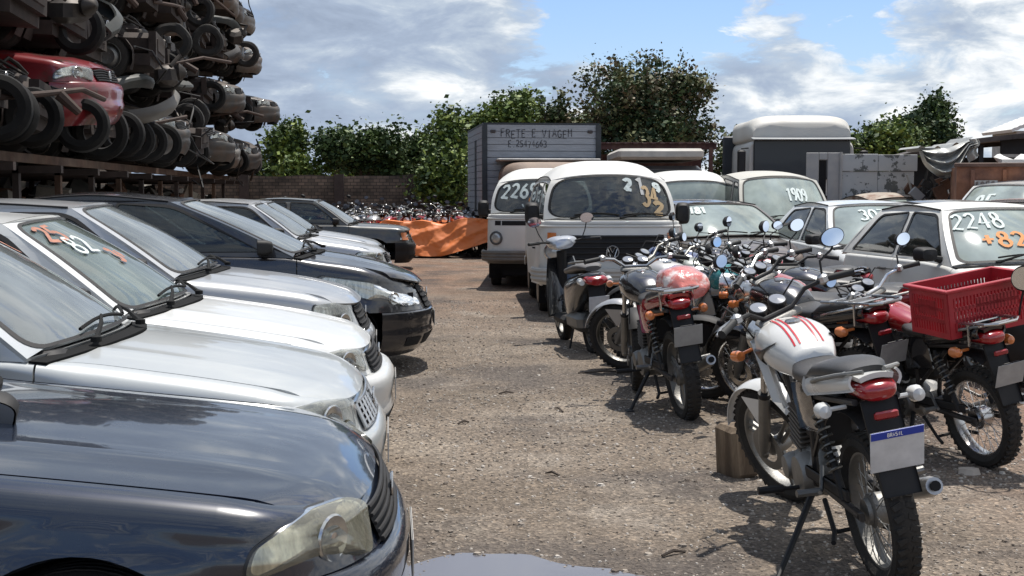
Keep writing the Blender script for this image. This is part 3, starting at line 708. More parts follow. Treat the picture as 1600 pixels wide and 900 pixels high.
    # handles
    for sg in (1, -1):
        for xh in ([xB + .16] + ([xw1 + .62] if P.get('four') else [])):
            hb = MB(); y = g.w(.80) + .012; hb.tube([(xh - .07, sg * (y - .012), .80), (xh - .05, sg * (y + .014), .80), (xh + .05, sg * (y + .014), .80), (xh + .07, sg * (y - .012), .80)], .011, 6)
            fin(hb, 'door_handle', BLK())
    # side rubbing strip
    if P.get('strip') and not dent:
        for sg in (1, -1):
            sb = MB()
            sb.grid(lambda x, z: Vector((x, sg * (g.w(z) + .012), z)), lin(xw1 + R + .02, xw0 - R - .02, 12), [.46, .465, .515, .52], skirt=.012, flip=(sg > 0)); sb.build('rubbing_strip', BLK(), root)
    # interior
    if interior and not dent:
        ib = MB(); xs_ = P['xcs'] - .85
        for sg in (1, -1):
            ib.box((xs_, .34 * sg, .52), (.48, .46, .16), bev=.05); ib.box((xs_ - .26, .34 * sg, .82), (.13, .46, .58), rot=Matrix.Rotation(-.22, 3, 'Y'), bev=.05)
            ib.box((xs_ - .34, .34 * sg, 1.18), (.08, .24, .15), bev=.035)
        ib.box((xs_ - 1.05, 0, .50), (.46, 1.16, .18), bev=.05); ib.box((xs_ - 1.30, 0, .80), (.12, 1.16, .52), rot=Matrix.Rotation(-.25, 3, 'Y'), bev=.05)
        ib.build('seats', SEAT(), root)
        db = MB(); db.box((P['xcs'] - .08, 0, .82), (.44, P['wbelt'] * 2 - .12, .17), bev=.05); db.box((P['xcs'] - .15, -.34 * -1, .93), (.22, .36, .08), bev=.03)
        db.lathe([(.175, -.012), (.19, 0), (.175, .012), (.163, 0)], 'x', (P['xcs'] - .42, .34, .88), 24, Matrix.Rotation(.4, 3, 'Y'), closed=True); db.tube([(P['xcs'] - .42, .34, .88), (P['xcs'] - .2, .34, .80)], .03, 8); db.tube([(P['xcs'] - .42, .17, .88), (P['xcs'] - .40, .34, .87), (P['xcs'] - .42, .51, .88)], .014, 6)
        db.build('dashboard', BLK(), root)
        rm = g.fW(0, .9) + Vector((-.06, 0, -.03)); rb2 = MB(); rb2.box(rm, (.03, .22, .055), bev=.012); rb2.build('rear_view_mirror', BLK(), root)
    for i, xw in enumerate(g.xw):
        for sg in (1, -1):
            if dent and rnd.random() < .12: continue
            add_wheel(root, P['rw'], .175, (xw, sg * (P['W'] / 2 - .115), P['rw']), sg, rim)
    root['nose'] = 1; del root['nose']
    return root, g
def LENS():
    return glass('lamp_lens_glass', (.9, .9, .88), rough=.08, film=(.40, .41, .38), filmamt=.28)
def MIRR(): return mat('mirror_glass', (.66, .76, .92), .03, 1.0)  # blue tint puts the reflected sky into the glass colour
def place(root, x, y, heading_deg, z=0.0, tilt=(0, 0)):
    """heading: 0 = nose towards +X, -90 = nose towards the camera"""
    root.location = (x, y, z); root.rotation_euler = (radians(tilt[0]), radians(tilt[1]), radians(heading_deg)); return root
KOMBI = dict(GOL, L=4.4, W=1.72, H=1.95, oh=.98, wb=2.4, rw=.315, Lf=.42, nf=3.6, Lr=.4, nr=4, boxy=True, cw=.008,
    zs=[(-4.4, 1.14), (-2, 1.17), (0, 1.17)], nose=[(.25, .10), (.40, .02), (.60, 0), (.95, .0), (1.15, .035)],
    xcs=-.30, cowlbow=.20, xwt=-.54, zwt=1.66, xrt=-4.15, zrt=1.66, xrb=-4.30, zr=[(-4.2, 1.66), (-2.6, 1.72), (-1.2, 1.71), (-.56, 1.655)],
    wr=.70, wbelt=.805, crown=.012, rcrown=.205, wcrown=.075, wrad=.26, topbow=.22, xB=-1.45, four=False, sill=.38, bump_top=.56, bump_bot=.39, body_bumper=True, hl=None,
    ra=[(-4, .05), (0, .05)], rb=[(-4, .02), (0, .02)], grille_z=(.70, .71), grille_t=.999, slats=0, emblem=False, plate=False, windows3=-2.75,
    bulb=(.4, .6, .05), wtop=.07, ridge=0, mirror_size=1.25, t_fender=1.0, sbulge=.03)
def ring_on(root, g, t, sg, z, r, mats, name='headlight'):
    pc = g.cont(g.x1 + t, z); n = -g.inward(g.x1 + t, z); pc = Vector((pc.x, pc.y * sg, pc.z)); n = Vector((n.x, n.y * sg, 0)); rot = n.to_track_quat('Y', 'Z').to_matrix()
    b = MB(); b.lathe([(r * 1.25, .0), (r * 1.22, .022), (r, .03), (r * .95, .015)], 'y', pc, 28, rot); o = b.build(name, mats[0], root)
    b = MB(); b.lathe([(r * .97, .014), (r * .8, .026), (r * .4, .036), (0, .04)], 'y', pc, 28, rot); b.build('lamp_lens', mats[1], o); return o
def patch_on(root, g, t0, t1, z0, z1, m, name, sg=None, off=.006, parent=None, nt_=12):
    b = MB()
    for s_ in ((1, -1) if sg is None else (sg,)):
        def f(t, z):
            p = g.cont(g.x1 + t, z) - g.inward(g.x1 + t, z) * off; return Vector((p.x, p.y * s_, p.z))
        b.grid(f, lin(t0, t1, nt_), lin(z0, z1, 4), skirt=.012, flip=(s_ > 0))
    return b.build(name, m, parent or root)
def kombi_face(root, g, kind, white=None):
    lensm = mat('round_lamp_lens', (.45, .46, .45), .12, .4, coat=1, var=.2, dust=.3)
    for sg in (1, -1):
        ring_on(root, g, .50, sg, .80, .088, (CHR() if kind == 1 else mat('lamp_ring_dark', (.08, .08, .08), .4), lensm))
    if kind == 1:       # black radiator grille across the nose, emblem on it
        go = patch_on(root, g, .62, 1, .70, 1.0, BLK(), 'grille', nt_=10)
        b = MB()
        for k in range(5):
            z = .72 + k * .065; pts = [g.cont(g.x1 + t, z) - g.inward(g.x1 + t, z) * .014 for t in lin(.62, 1, 10)]; pts += [Vector((p.x, -p.y, p.z)) for p in pts[-2::-1]]; b.tube(pts, .010, 6)
        b.build('grille_bars', BLK(), go)
        for sg in (1, -1): patch_on(root, g, .40, .56, .96, 1.03, AMB(), 'turn_signal', sg, off=.02, nt_=5)
    else:
        for sg in (1, -1):
            patch_on(root, g, .46, .60, 1.00, 1.07, DRK(), 'air_vent', sg, off=.004, nt_=5); patch_on(root, g, .62, .99, 1.00, 1.07, DRK(), 'air_vent', sg, off=.004, nt_=8)
    pc = Vector((.024, 0, .80)); er = .12 if kind != 1 else .075; em = MB(); em.tube([pc + Vector((0, er * cos(2 * pi * k / 28), er * sin(2 * pi * k / 28))) for k in range(28)], .009, 6, closed=True)
    for zz_ in ([(-.45, .8), (0, -.1), (.45, .8)], [(-.75, .45), (-.32, -.78), (0, .0), (.32, -.78), (.75, .45)]): em.tube([pc + Vector((0, y * er, z * er)) for y, z in zz_], .009, 5)
    em.build('emblem', CHR(), root)
    # belt moulding running round the nose under the windscreen, dipping to the middle
    b = MB(); pts = []
    for t in lin(-.6, 1, 26):
        s = g.x1 + t; z = 1.105; p = g.cont(s, z) - g.inward(s, z) * .004; pts.append(p)
    pts += [Vector((p.x, -p.y, p.z)) for p in pts[-2::-1]]; b.tube(pts, .014, 8); b.build('belt_moulding', white, root)
    b = MB(); pts = [g.cont(g.x1 + t, .52) - g.inward(g.x1 + t, .52) * .07 for t in lin(-.05, 1, 14)]; pts += [Vector((p.x, -p.y, p.z)) for p in pts[-2::-1]]
    for dz in (-.05, 0, .05): b.tube([p + Vector((0, 0, dz)) for p in pts], .035, 8)
    b.build('bumper_bar', mat('bumper_dark_grey', (.06, .065, .065), .5, dust=.4) if kind != 1 else mat('bumper_white_worn', (.4, .4, .38), .5, dust=.4), root)
# ------------------------------------------------------------------ motorcycle builder (x forward, wheels on z=0)
def loft(b, secs, n=20, caps=True, sub=3):
    """secs: (x, zc, half width, half height up, half height down, exponent)"""
    S2 = []
    xs = [s[0] for s in secs]
    for i in range(len(secs) - 1):
        for k in range(sub if i < len(secs) - 2 else sub + 1):
            t = k / sub; S2.append(secs[i][0] + (secs[i + 1][0] - secs[i][0]) * t)
    sgn = 1 if xs[-1] > xs[0] else -1
    pts = [sorted([(s[0], s[j]) for s in secs]) for j in range(1, 6)]
    V = []
    for x in S2:
        zc, hw, hu, hd, e = [interp(p, x) for p in pts]
        for k in range(n):
            a = 2 * pi * k / n; c, s_ = cos(a), sin(a)
            V.append((x, hw * sgnpow(c, 2 / e), zc + (hu if s_ > 0 else hd) * sgnpow(s_, 2 / e)))
    m = len(S2); F = []
    for i in range(m - 1):
        for k in range(n):
            q = (i * n + k, i * n + (k + 1) % n, (i + 1) * n + (k + 1) % n, (i + 1) * n + k); F.append(q if sgn < 0 else q[::-1])
    if caps: 
        a_ = tuple(range(n)); z_ = tuple((m - 1) * n + k for k in range(n)); F += [a_[::-1], z_] if sgn < 0 else [a_, z_[::-1]]
    b.add(V, F)
def bike_wheel(root, x, R, w, M, alloy=False, disc=True, steer=None, name='wheel'):
    t = MB(); prof = [(R - .075, -w * .30), (R - .045, -w * .5), (R - .018, -w * .46), (R - .003, -w * .2), (R, 0), (R - .003, w * .2), (R - .018, w * .46), (R - .045, w * .5), (R - .075, w * .30)]
    t.lathe(prof, n=44)
    for k in range(44):     # tread blocks
        a = 2 * pi * k / 44
        for sg in (-1, 1):
            t.box((cos(a) * (R - .007), sg * w * .24, sin(a) * (R - .007)), (.016, w * .34, .02), rot=Matrix.Rotation(-a, 3, 'Y') @ Matrix.Rotation(.35 * sg, 3, 'X'))
    M_ = Matrix.Translation((x, 0, R)); 
    if steer is not None: M_ = steer @ M_
    t.xform(M_); to = t.build(name, RUB(), root)
    r = MB(); rr = R - .07
    r.lathe([(rr + .006, -w * .32), (rr - .012, -w * .30), (rr - .016, -w * .1), (rr - .016, w * .1), (rr - .012, w * .30), (rr + .006, w * .32)], n=40)
    if alloy:
        for k in range(3):
            for d in (-.16, .16):
                a = 2 * pi * k / 3 + .4
                r.tube([(.035 * cos(a + d * 2), 0, .035 * sin(a + d * 2)), (rr * .5 * cos(a + d * .9), 0, rr * .5 * sin(a + d * .9)), ((rr - .01) * cos(a + d * .6), 0, (rr - .01) * sin(a + d * .6))], [.014, .011, .013], 6)
        r.lathe([(.04, -.05), (.045, -.02), (.045, .02), (.04, .05), (0, .05)], n=18)
    else:
        for k in range(18):
            for sg in (-1, 1):
                a = 2 * pi * (k + .25 * sg) / 18; a2 = a + (.55 if k % 2 else -.55)
                r.tube([(.045 * cos(a2), sg * .035, .045 * sin(a2)), ((rr - .012) * cos(a), 0, (rr - .012) * sin(a))], .0022, 3, cap=False)
        r.lathe([(.0, -.055), (.05, -.055), (.055, -.04), (.03, -.02), (.03, .02), (.055, .04), (.05, .055), (0, .055)], n=18)
    if disc:
        r.lathe([(.11, .062), (.068, .062), (.068, .066), (.11, .066)], n=26, closed=True)
    else: r.lathe([(.065, -.03), (.068, .03), (.02, .055)], n=20)
    r.xform(M_); ro = r.build('rim', M['rim'], to)
    return to
def make_moto(M, label=None, group=None, mirror_mat=None, steer=0.0, alloy=False, rear_alloy=None, crate=False, plate='grey', tankform='street', plastic=None, mirrors=(1, 1), rack=False, tail='light',
              seatmat=None, beak=False, name='motorcycle', simple=False, top_deco=False, handguard=False, flare=True, headlamp='round', screen=False):
    root = empty(name, label=label, cat='motorcycle', group=group)
    R = .30; fx, rx = .69, -.62
    ax = Vector((-.33, 0, .60)).normalized(); piv = Vector((fx - .03, 0, .30)) + ax * .3
    ST = Matrix.Translation(piv) @ Matrix.Rotation(steer, 4, ax) @ Matrix.Translation(-piv)
    def fb(b, nm, m, par=None, sm=40): b.xform(ST); return b.build(nm, m, par or root, smooth=sm)
    body, side, fen, frame = M['tank'], M.get('side', M['tank']), M.get('fender', BLK()), M.get('frame', mat('frame_black', (.014, .014, .016), .4, var=.3, dust=.2, dustcol=(.12, .10, .08)))
    bike_wheel(root, fx, R, .085, M, alloy, True, ST, 'front_wheel'); bike_wheel(root, rx, R, .105, M, rear_alloy if rear_alloy is not None else alloy, False, None, 'rear_wheel')
    top = piv + ax * .52
    # fork legs
    for sg in (-1, 1):
        b = MB(); o = Vector((.03, sg * .085, 0)); a0 = Vector((fx, sg * .085, R))
        b.tube([a0 - ax * .03, a0 + ax * .05, a0 + ax * .34], [.022, .030, .028], 12); b.box(a0, (.05, .035, .05), bev=.01)
        b.cur = 1; b.tube([a0 + ax * .33, a0 + ax * .76], .0175, 12)
        b.cur = 2; b.tube([a0 + ax * .335, a0 + ax * .36], .031, 12)
        fb(b, 'fork_leg', [ALU(), CHR(), BLK()])
    b = MB(); a0 = Vector((fx, 0, R))
    b.box(a0 + ax * .755, (.07, .23, .03), rot=Matrix.Rotation(-.5, 3, 'Y'), bev=.01); b.box(a0 + ax * .56, (.07, .23, .035), rot=Matrix.Rotation(-.5, 3, 'Y'), bev=.01)
    fb(b, 'triple_clamp', ALU())
    # front mudguard
    b = MB()
    def ff(a, y): return Vector((fx + (R + .035) * cos(a), y * .062, R + (R + .035 - .018 * abs(y)**2.2) * sin(a)) ) + Vector((-(.018 * abs(y)**2.2) * cos(a), 0, 0))
    b.grid(ff, lin(radians(18 if tankform == 'street' else 40), radians(142), 14), lin(-1, 1, 9), skirt=.004, flip=True)
    for sg in (-1, 1): b.add([Vector((fx - .10, sg * .064, R + .26)), Vector((fx + .08, sg * .064, R + .27)), Vector((fx + .0, sg * .066, R + .12)), Vector((fx - .04, sg * .066, R + .12))], [(0, 1, 2, 3)])
    fb(b, 'front_fender', fen)
    # handlebar
    hb = MB(); c = a0 + ax * .765
    P = [c + Vector((-.11, -.37, .06)), c + Vector((-.06, -.26, .075)), c + Vector((-.02, -.16, .065)), c + Vector((.0, -.08, .01)), c + Vector((0, .08, .01)), c + Vector((-.02, .16, .065)), c + Vector((-.06, .26, .075)), c + Vector((-.11, .37, .06))]
    hb.tube(P, .011, 8); ho = fb(hb, 'handlebar', M.get('bar', CHR()))
    for sg in (-1, 1):
        g_ = MB(); e = P[0] if sg < 0 else P[-1]; q = P[1] if sg < 0 else P[-2]
        g_.tube([q + (e - q) * .05, q + (e - q) * .12, e, e + (e - q) * .05], [.0165, .0165, .0165, .02], 10); fb(g_, 'grip', mat('grip_rubber', (.015, .015, .015), .7), ho)
        g_ = MB(); g_.box(q + (q - e) * .12, (.045, .05, .05), bev=.012); g_.tube([q + Vector((.03, 0, 0)), (q + e) / 2 + Vector((.065, 0, -.005)), e + Vector((.05, 0, -.01))], [.008, .007, .006], 6)
        fb(g_, 'brake_lever', mat('lever_metal', (.4, .4, .4), .35, .9), ho)
        if mirrors[0 if sg < 0 else 1]:
            m_ = MB(); b0 = q + (q - e) * .1 + Vector((0, 0, .02)); hd = b0 + Vector((.02, sg * .13, .115)); 
            m_.tube([b0, b0 + Vector((.01, sg * .02, .06)), hd + Vector((0, -sg * .02, -.03)), hd], .0055, 6)
            rot = Matrix.Rotation(.15 * sg, 3, 'Z') @ Matrix.Rotation(.1, 3, 'Y')
            def mf(rad, xx): return [hd + rot @ Vector((xx, cos(2 * pi * k / 20) * .062 * rad, sin(2 * pi * k / 20) * .042 * rad + .02)) for k in range(20)]
            V = mf(.55, .035) + mf(.9, .022) + mf(1, .0) + mf(1, -.008) + mf(.92, -.009); F = [tuple(range(20))]
            for i in range(4):
                for k in range(20): F.append((i * 20 + k, (i + 1) * 20 + k, (i + 1) * 20 + (k + 1) % 20, i * 20 + (k + 1) % 20))
            m_.add(V, F); mo = fb(m_, 'mirror', BLK())
            g_ = MB(); g_.add(mf(.93, -.0095), [tuple(range(19, -1, -1))]); fb(g_, 'mirror_glass', mirror_mat or MIRR(), mo)
    # cables
    cb = MB()
    for sg, k in ((-1, .0), (1, .02), (1, -.03)):
        cb.tube([c + Vector((-.03, sg * .22, .08)), c + Vector((.10, sg * .2, .10 + k)), c + Vector((.16, sg * .1, .0)), c + Vector((.10, sg * .05, -.2)), c + Vector((.02, sg * .06, -.42))], .0045, 5)
    fb(cb, 'control_cables', BLK())
    # headlamp, dials, indicators
    if headlamp == 'round':
        b = MB(); hc = a0 + ax * .66 + Vector((.10, 0, -.01)); b.lathe([(0, -.09), (.05, -.08), (.078, -.03), (.084, .03), (.084, .045), (.076, .048)], 'x', hc, 24); h_ = fb(b, 'headlight', M.get('lampshell', CHR()))
        b = MB(); b.lathe([(.079, .04), (.06, .056), (.03, .064), (0, .066)], 'x', hc, 24); fb(b, 'lamp_lens', mat('lamp_clear', (.7, .7, .68), .08, .5, coat=1), h_)
    elif headlamp == 'fairing':
        b = MB(); hc = a0 + ax * .66 + Vector((.05, 0, 0)); M0 = MB()
        loft(M0, [(-.05, 0, .11, .12, .10, 2.5), (.04, .0, .12, .12, .11, 2.4), (.12, -.02, .09, .08, .09, 2.2), (.16, -.03, .03, .03, .04, 2)]); M0.v = [tuple(Vector(v) + hc) for v in M0.v]
        b.merge(M0); h_ = fb(b, 'headlight_fairing', body)
        b = MB(); b.lathe([(.065, .0), (.05, .03), (0, .045)], 'x', hc + Vector((.125, 0, -.03)), 20); fb(b, 'lamp_lens', mat('lamp_clear', (.7, .7, .68), .08, .5, coat=1), h_)
    for sg in (-1, 1):
        b = MB(); dc = c + Vector((.06, sg * .055, .05)); rt = Matrix.Rotation(-.55, 3, 'Y'); b.lathe([(.0, -.05), (.035, -.045), (.043, -.01), (.043, .008), (.038, .012)], 'z', dc, 20, rt); d_ = fb(b, 'dial_gauge', BLK())
        b = MB(); b.lathe([(.038, .010), (0, .013)], 'z', dc, 20, rt); fb(b, 'dial_face', mat('dial_glass', (.25, .26, .27), .08, coat=1), d_)
        b = MB(); ic = a0 + ax * .62 + Vector((.07, sg * .19, 0)); b.tube([ic - Vector((0, sg * .10, 0)), ic], .008, 6); b.lathe([(0, -.035), (.022, -.03), (.027, .0), (.024, .025), (0, .035)], 'x', ic, 12); fb(b, 'turn_signal', AMB() if sg < 0 or flare else BLK())
    # frame
    b = MB(); hs = a0 + ax * .72 + Vector((-.02, 0, 0)); hl = a0 + ax * .52 + Vector((-.03, 0, 0))
    b.tube([hl, hs], .028, 10)
    b.tube([hs - Vector((0, 0, .03)), (.1, 0, .78), (-.18, 0, .72)], .022, 8); b.tube([hl, (.28, 0, .50), (.18, 0, .27)], .019, 8)
    for sg in (-1, 1):
        b.tube([(-.12, sg * .03, .72), (-.2, sg * .09, .70), (-.5, sg * .10, .735), (-.78, sg * .08, .76)], .013, 8); b.tube([(-.15, sg * .07, .70), (-.17, sg * .08, .5), (-.12, sg * .08, .30), (.15, sg * .06, .26)], .015, 8)
        b.tube([(-.14, sg * .08, .42), (-.5, sg * .10, .70)], .012, 8)
    b.build('frame', frame, root)
    b = MB()
    for sg in (-1, 1): b.tube([(-.12, sg * .085, .34), (-.35, sg * .085, .315), (rx - .04, sg * .085, R)], [.022, .018, .016], 8); b.box((rx - .02, sg * .085, R), (.09, .02, .04), bev=.005)
    b.tube([(-.2, -.08, .335), (-.2, .08, .335)], .018, 8); b.build('swingarm', frame, root)
    for sg in (-1, 1):
        b = MB(); lo = Vector((rx + .03, sg * .115, R + .05)); hi = Vector((-.42, sg * .12, .70)); d = hi - lo
        b.tube([lo, lo + d * .45], .016, 8); b.tube([lo + d * .4, hi], .010, 8)
        b.cur = 1; hx = []
        for k in range(61):
            a = k / 60; p = lo + d * (.30 + .62 * a); an = a * 2 * pi * 7.5; u = Vector((0, 1, 0)); w = d.normalized().cross(u); hx.append(p + (u * cos(an) + w * sin(an)) * .026)
        b.tube(hx, .0055, 5); b.build('shock_absorber', [BLK(), M.get('spring', STL())], root)
    # engine
    b = MB(); b.box((.02, 0, .33), (.34, .20, .20), bev=.05); b.lathe([(0, -.135), (.085, -.13), (.098, -.10), (.098, .10), (.085, .13), (0, .135)], 'y', (-.02, 0, .32), 24); b.lathe([(0, -.145), (.05, -.14), (.062, -.11), (.062, .11), (.05, .14), (0, .145)], 'y', (.13, 0, .33), 20)
    tl = Matrix.Rotation(-.28, 3, 'Y')
    eo = b.build('engine', M.get('engine', ALU()), root)
    b = MB()
    for k in range(8): b.box(Vector((.12, 0, .42)) + tl @ Vector((0, 0, .024 * k)), (.155, .165, .010), rot=tl, bev=.003)
    b.box(Vector((.12, 0, .50)), (.12, .12, .2), rot=tl); b.box(Vector((.12, 0, .42)) + tl @ Vector((0, 0, .22)), (.13, .13, .07), rot=tl, bev=.02)
    b.build('cylinder_fins', M.get('cyl', mat('engine_black', (.05, .05, .05), .5, .5, dust=.4)), eo)
    b = MB(); b.box((-.06, 0, .53), (.16, .12, .14), bev=.03); b.tube([(-.02, 0, .52), (.08, 0, .53)], .03, 10); b.box((-.2, 0, .58), (.18, .16, .2), bev=.03); b.build('airbox', BLK(), root)
    # exhaust on the right side
    b = MB(); y = -.13
    b.tube([(.22, -.03, .56), (.30, -.06, .50), (.30, -.10, .36), (.22, y, .24), (.0, y - .01, .215), (-.25, y - .02, .23), (-.36, y - .03, .26)], .019, 10)
    b.tube([(-.34, y - .03, .255), (-.38, y - .03, .28), (-.74, y - .035, .385), (-.79, y - .035, .40)], [.020, .036, .040, .033], 14)
    b.cur = 1; b.tube([(-.785, y - .035, .398), (-.805, y - .035, .404)], [.018, .020], 10)
    b.build('exhaust', [M.get('exh', mat('worn_chrome', (.50, .49, .47), .34, 1.0, var=.3, dust=.35, dustcol=(.20, .17, .14))), DRK()], root)
    # chain guard, pegs, stands
    b = MB(); b.box((-.38, .115, .37), (.52, .015, .05), rot=Matrix.Rotation(.02, 3, 'Y'), bev=.006); b.build('chain_guard', BLK(), root)
    for sg in (-1, 1):
        b = MB(); b.tube([(-.02, sg * .1, .27), (-.02, sg * .22, .28)], .009, 6); b.tube([(-.02, sg * .20, .28), (-.02, sg * .31, .29)], .017, 8); b.build('footpeg', BLK(), root)
        b = MB(); b.tube([(-.30, sg * .10, .42), (-.42, sg * .15, .36), (-.46, sg * .17, .36)], .009, 6); b.tube([(-.44, sg * .16, .36), (-.45, sg * .26, .37)], .015, 8); b.build('passenger_peg', ALU(), root)
    sx, sy = M.get('stand', (-.28, .30)); b = MB(); b.tube([(-.10, .10, .26), ((sx - .10) / 2, (sy + .1) / 2, .16), (sx, sy, sy * .17)], [.015, .013, .011], 8); b.box((sx, sy + .01, sy * .17), (.08, .05, .012), bev=.003); b.build('side_stand', M.get('standm', BLK()), root)
    b = MB()
    for sg in (-1, 1): b.tube([(-.16, sg * .07, .24), (-.30, sg * .09, .14), (-.40, sg * .13, .13)], .011, 6)
    b.tube([(-.30, -.09, .14), (-.30, .09, .14)], .009, 6); b.build('centre_stand', BLK(), root)
    b = MB(); b.tube([(.10, -.14, .27), (.24, -.16, .28)], .008, 6); b.build('brake_pedal', STL(), root)
    # tank
    b = MB()
    if tankform == 'street':
        loft(b, [(-.10, .80, .085, .055, .07, 2.6), (.0, .83, .125, .085, .10, 2.4), (.14, .855, .155, .10, .125, 2.3), (.28, .865, .15, .095, .13, 2.2), (.36, .86, .10, .07, .12, 2.1), (.39, .86, .045, .035, .06, 2)], n=28, sub=4)
    else:
        loft(b, [(-.12, .80, .07, .045, .05, 2.4), (.0, .82, .11, .065, .07, 2.3), (.18, .85, .125, .08, .09, 2.2), (.30, .86, .10, .07, .09, 2.1), (.35, .86, .05, .035, .05, 2)], n=24, sub=4)
    for v in range(len(b.v)):
        x, y, z = b.v[v]
        if z < .80 and x > .1: b.v[v] = (x, y * 1.0, z)
    to = b.build('fuel_tank', body, root, smooth=60)
    b = MB(); b.lathe([(0, .008), (.03, .008), (.036, 0), (.036, -.01)], 'z', (.15, 0, .958 if tankform == 'street' else .932), 20); b.build('filler_cap', CHR(), to)
    if top_deco:      # red pinstripes and a black flash on the tank
        for y in (-.05, .05):
            s_ = MB()
            for dy, mm in ((-.012, 1), (.012, 1)):
                V = []
                for x in lin(-.05, .30, 12):
                    zc = interp([(-.10, .80), (0, .83), (.14, .855), (.28, .865), (.36, .86)], x); hu = interp([(-.10, .055), (0, .085), (.14, .10), (.28, .095), (.36, .07)], x); hw = interp([(-.10, .085), (0, .125), (.14, .155), (.28, .15), (.36, .10)], x)
                    for yy in (y + dy - .004, y + dy + .004):
                        k = min(.98, abs(yy) / hw)**2.35; V.append((x, yy, zc + hu * (1 - k)**(1 / 2.35) + .003))
                s_.add(V, [(2 * k, 2 * k + 1, 2 * k + 3, 2 * k + 2) for k in range(11)])
            s_.build('red_stripe', mat('decal_red', (.5, .02, .03), .3), to)
        for sg in (-1, 1):
            s_ = MB(); pl = [(.31, .84), (.02, .90), (.08, .865), (.20, .80), (.24, .765), (.31, .77)]
            def fl(x, z):
                zc = interp([(-.10, .80), (0, .83), (.14, .855), (.28, .865), (.36, .86)], x); hw = interp([(-.10, .085), (0, .125), (.14, .155), (.28, .15), (.36, .10)], x); h = .10 if z > zc else .125
                return Vector((x, sg * (hw * max(.05, 1 - min(.98, abs(z - zc) / h)**2.3)**(1 / 2.3) + .010), z))
            s_.fill(fl, pl, rings=4, flip=(sg > 0)); s_.build('black_flash', mat('decal_black', (.02, .02, .02), .3), to)
            sh = MB()     # shroud running down beside the tank
            sh.grid(lambda a, v: Vector((.30 + .05 * a - .10 * v, sg * (.13 + .03 * sin(pi * a) - .03 * v), .86 - .26 * v + .02 * a)), lin(-1, 1, 7), lin(0, 1, 7), skirt=.006, flip=(sg < 0)); sh.build('tank_shroud', body, root, smooth=60)
    # seat
    b = MB(); loft(b, [(-.09, .795, .10, .035, .03, 2.6), (-.2, .785, .13, .035, .035, 2.8), (-.34, .79, .13, .035, .035, 2.8), (-.42, .825, .125, .045, .05, 2.8), (-.62, .85, .11, .04, .04, 2.8), (-.72, .855, .07, .02, .025, 2.5)], n=24, sub=3)
    b.build('seat', seatmat or mat('seat_vinyl', (.018, .018, .019), .42, var=.2, dust=.05, bump=.15, bscale=180), root, smooth=60)
    # side covers + tail
    for sg in (-1, 1):
        b = MB(); b.grid(lambda u, v: Vector((-.12 - .26 * u + .04 * v, sg * (.105 + .02 * sin(pi * u) * sin(pi * v)), .55 + .19 * v + .03 * u)), lin(0, 1, 7), lin(0, 1, 6), skirt=.01, flip=(sg > 0)); b.build('side_cover', side, root, smooth=60)
        b = MB(); b.grid(lambda u, v: Vector((-.36 - .44 * u, sg * (.125 - .045 * u * u + .012 * sin(pi * v)), .735 + .075 * u + (.07 - .02 * u) * v)), lin(0, 1, 9), lin(0, 1, 6), skirt=.01, flip=(sg > 0)); b.build('tail_cowl', M.get('tail', side), root, smooth=60)
        b = MB(); b.tube([(-.45, sg * .13, .80), (-.58, sg * .155, .83), (-.72, sg * .12, .86), (-.80, sg * .04, .87)], .009, 8); b.build('grab_rail', M.get('rail', ALU()), root)
    b = MB(); b.grid(lambda u, v: Vector((-.70 - .12 * u, v * (.08 - .02 * u), .845 - .01 * u + .01 * (1 - v * v))), lin(0, 1, 4), lin(-1, 1, 7), skirt=.02); b.build('tail_top', M.get('tail', side), root, smooth=60)
    b = MB(); loft(b, [(-.70, .80, .078, .035, .04, 2.6), (-.80, .805, .075, .034, .045, 2.6), (-.845, .80, .055, .024, .035, 2.4), (-.855, .80, .02, .01, .015, 2)], n=22); b.build('tail_light', mat('tail_lens_red', (.30, .006, .010), .18, coat=1), root, smooth=60)
    # rear mudguard, plate
    b = MB()
    def rf(a, y): return Vector((rx + (R + .05) * cos(a), y * .075, R + .06 + (R + .05 - .02 * abs(y)**2.5) * sin(a)))
    b.grid(rf, lin(radians(75), radians(118), 8), lin(-1, 1, 7), skirt=.004, flip=True)
    b.grid(lambda u, v: Vector((-.80 - .11 * u, v * .07, .765 - .34 * u)), lin(0, 1, 6), lin(-1, 1, 4), skirt=.012, flip=False)
    ro = b.build('rear_fender', BLK(), root)
    if plate:
        pr = Matrix.Rotation(-.36, 3, 'Y'); pc = Vector((-.925, 0, .60)); b = MB(); W2, H2 = (.10, .085) if plate == 'blue' else (.094, .07)
        b.box(pc, (.004, W2 * 2, H2 * 2), rot=pr, bev=.0015)
        po = b.build('number_plate', mat('plate_white' if plate == 'blue' else 'plate_grey_bike', (.60, .62, .64) if plate == 'blue' else (.30, .31, .31), .45, var=.16, vscale=16, dust=.2), root)
        if plate == 'blue':
            q = MB(); q.box(pc + pr @ Vector((-.003, 0, H2 - .016)), (.003, W2 * 2 - .006, .030), rot=pr); q.build('plate_band', mat('plate_blue', (.01, .04, .35), .4), po)
            write_on(lambda u, v: (pc + pr @ Vector((-.0048, -u, v)), pr @ Vector((-1, 0, 0))), 'BRASIL', -.038, H2 - .024, .015, .0028, .85, mat('plate_text', (.8, .8, .8), .5), po, 'plate_text', off=.0003, jit=0, seed=3)
        q = MB(); q.box(pc + pr @ Vector((.004, 0, H2 * .2)), (.006, W2 * 1.1, .12), rot=pr); q.build('plate_holder', BLK(), root)
    b = MB(); b.box((-.865, 0, .715), (.02, .09, .03), bev=.006); b.build('reflector', mat('reflector_red', (.28, .01, .015), .25, coat=.6), root)
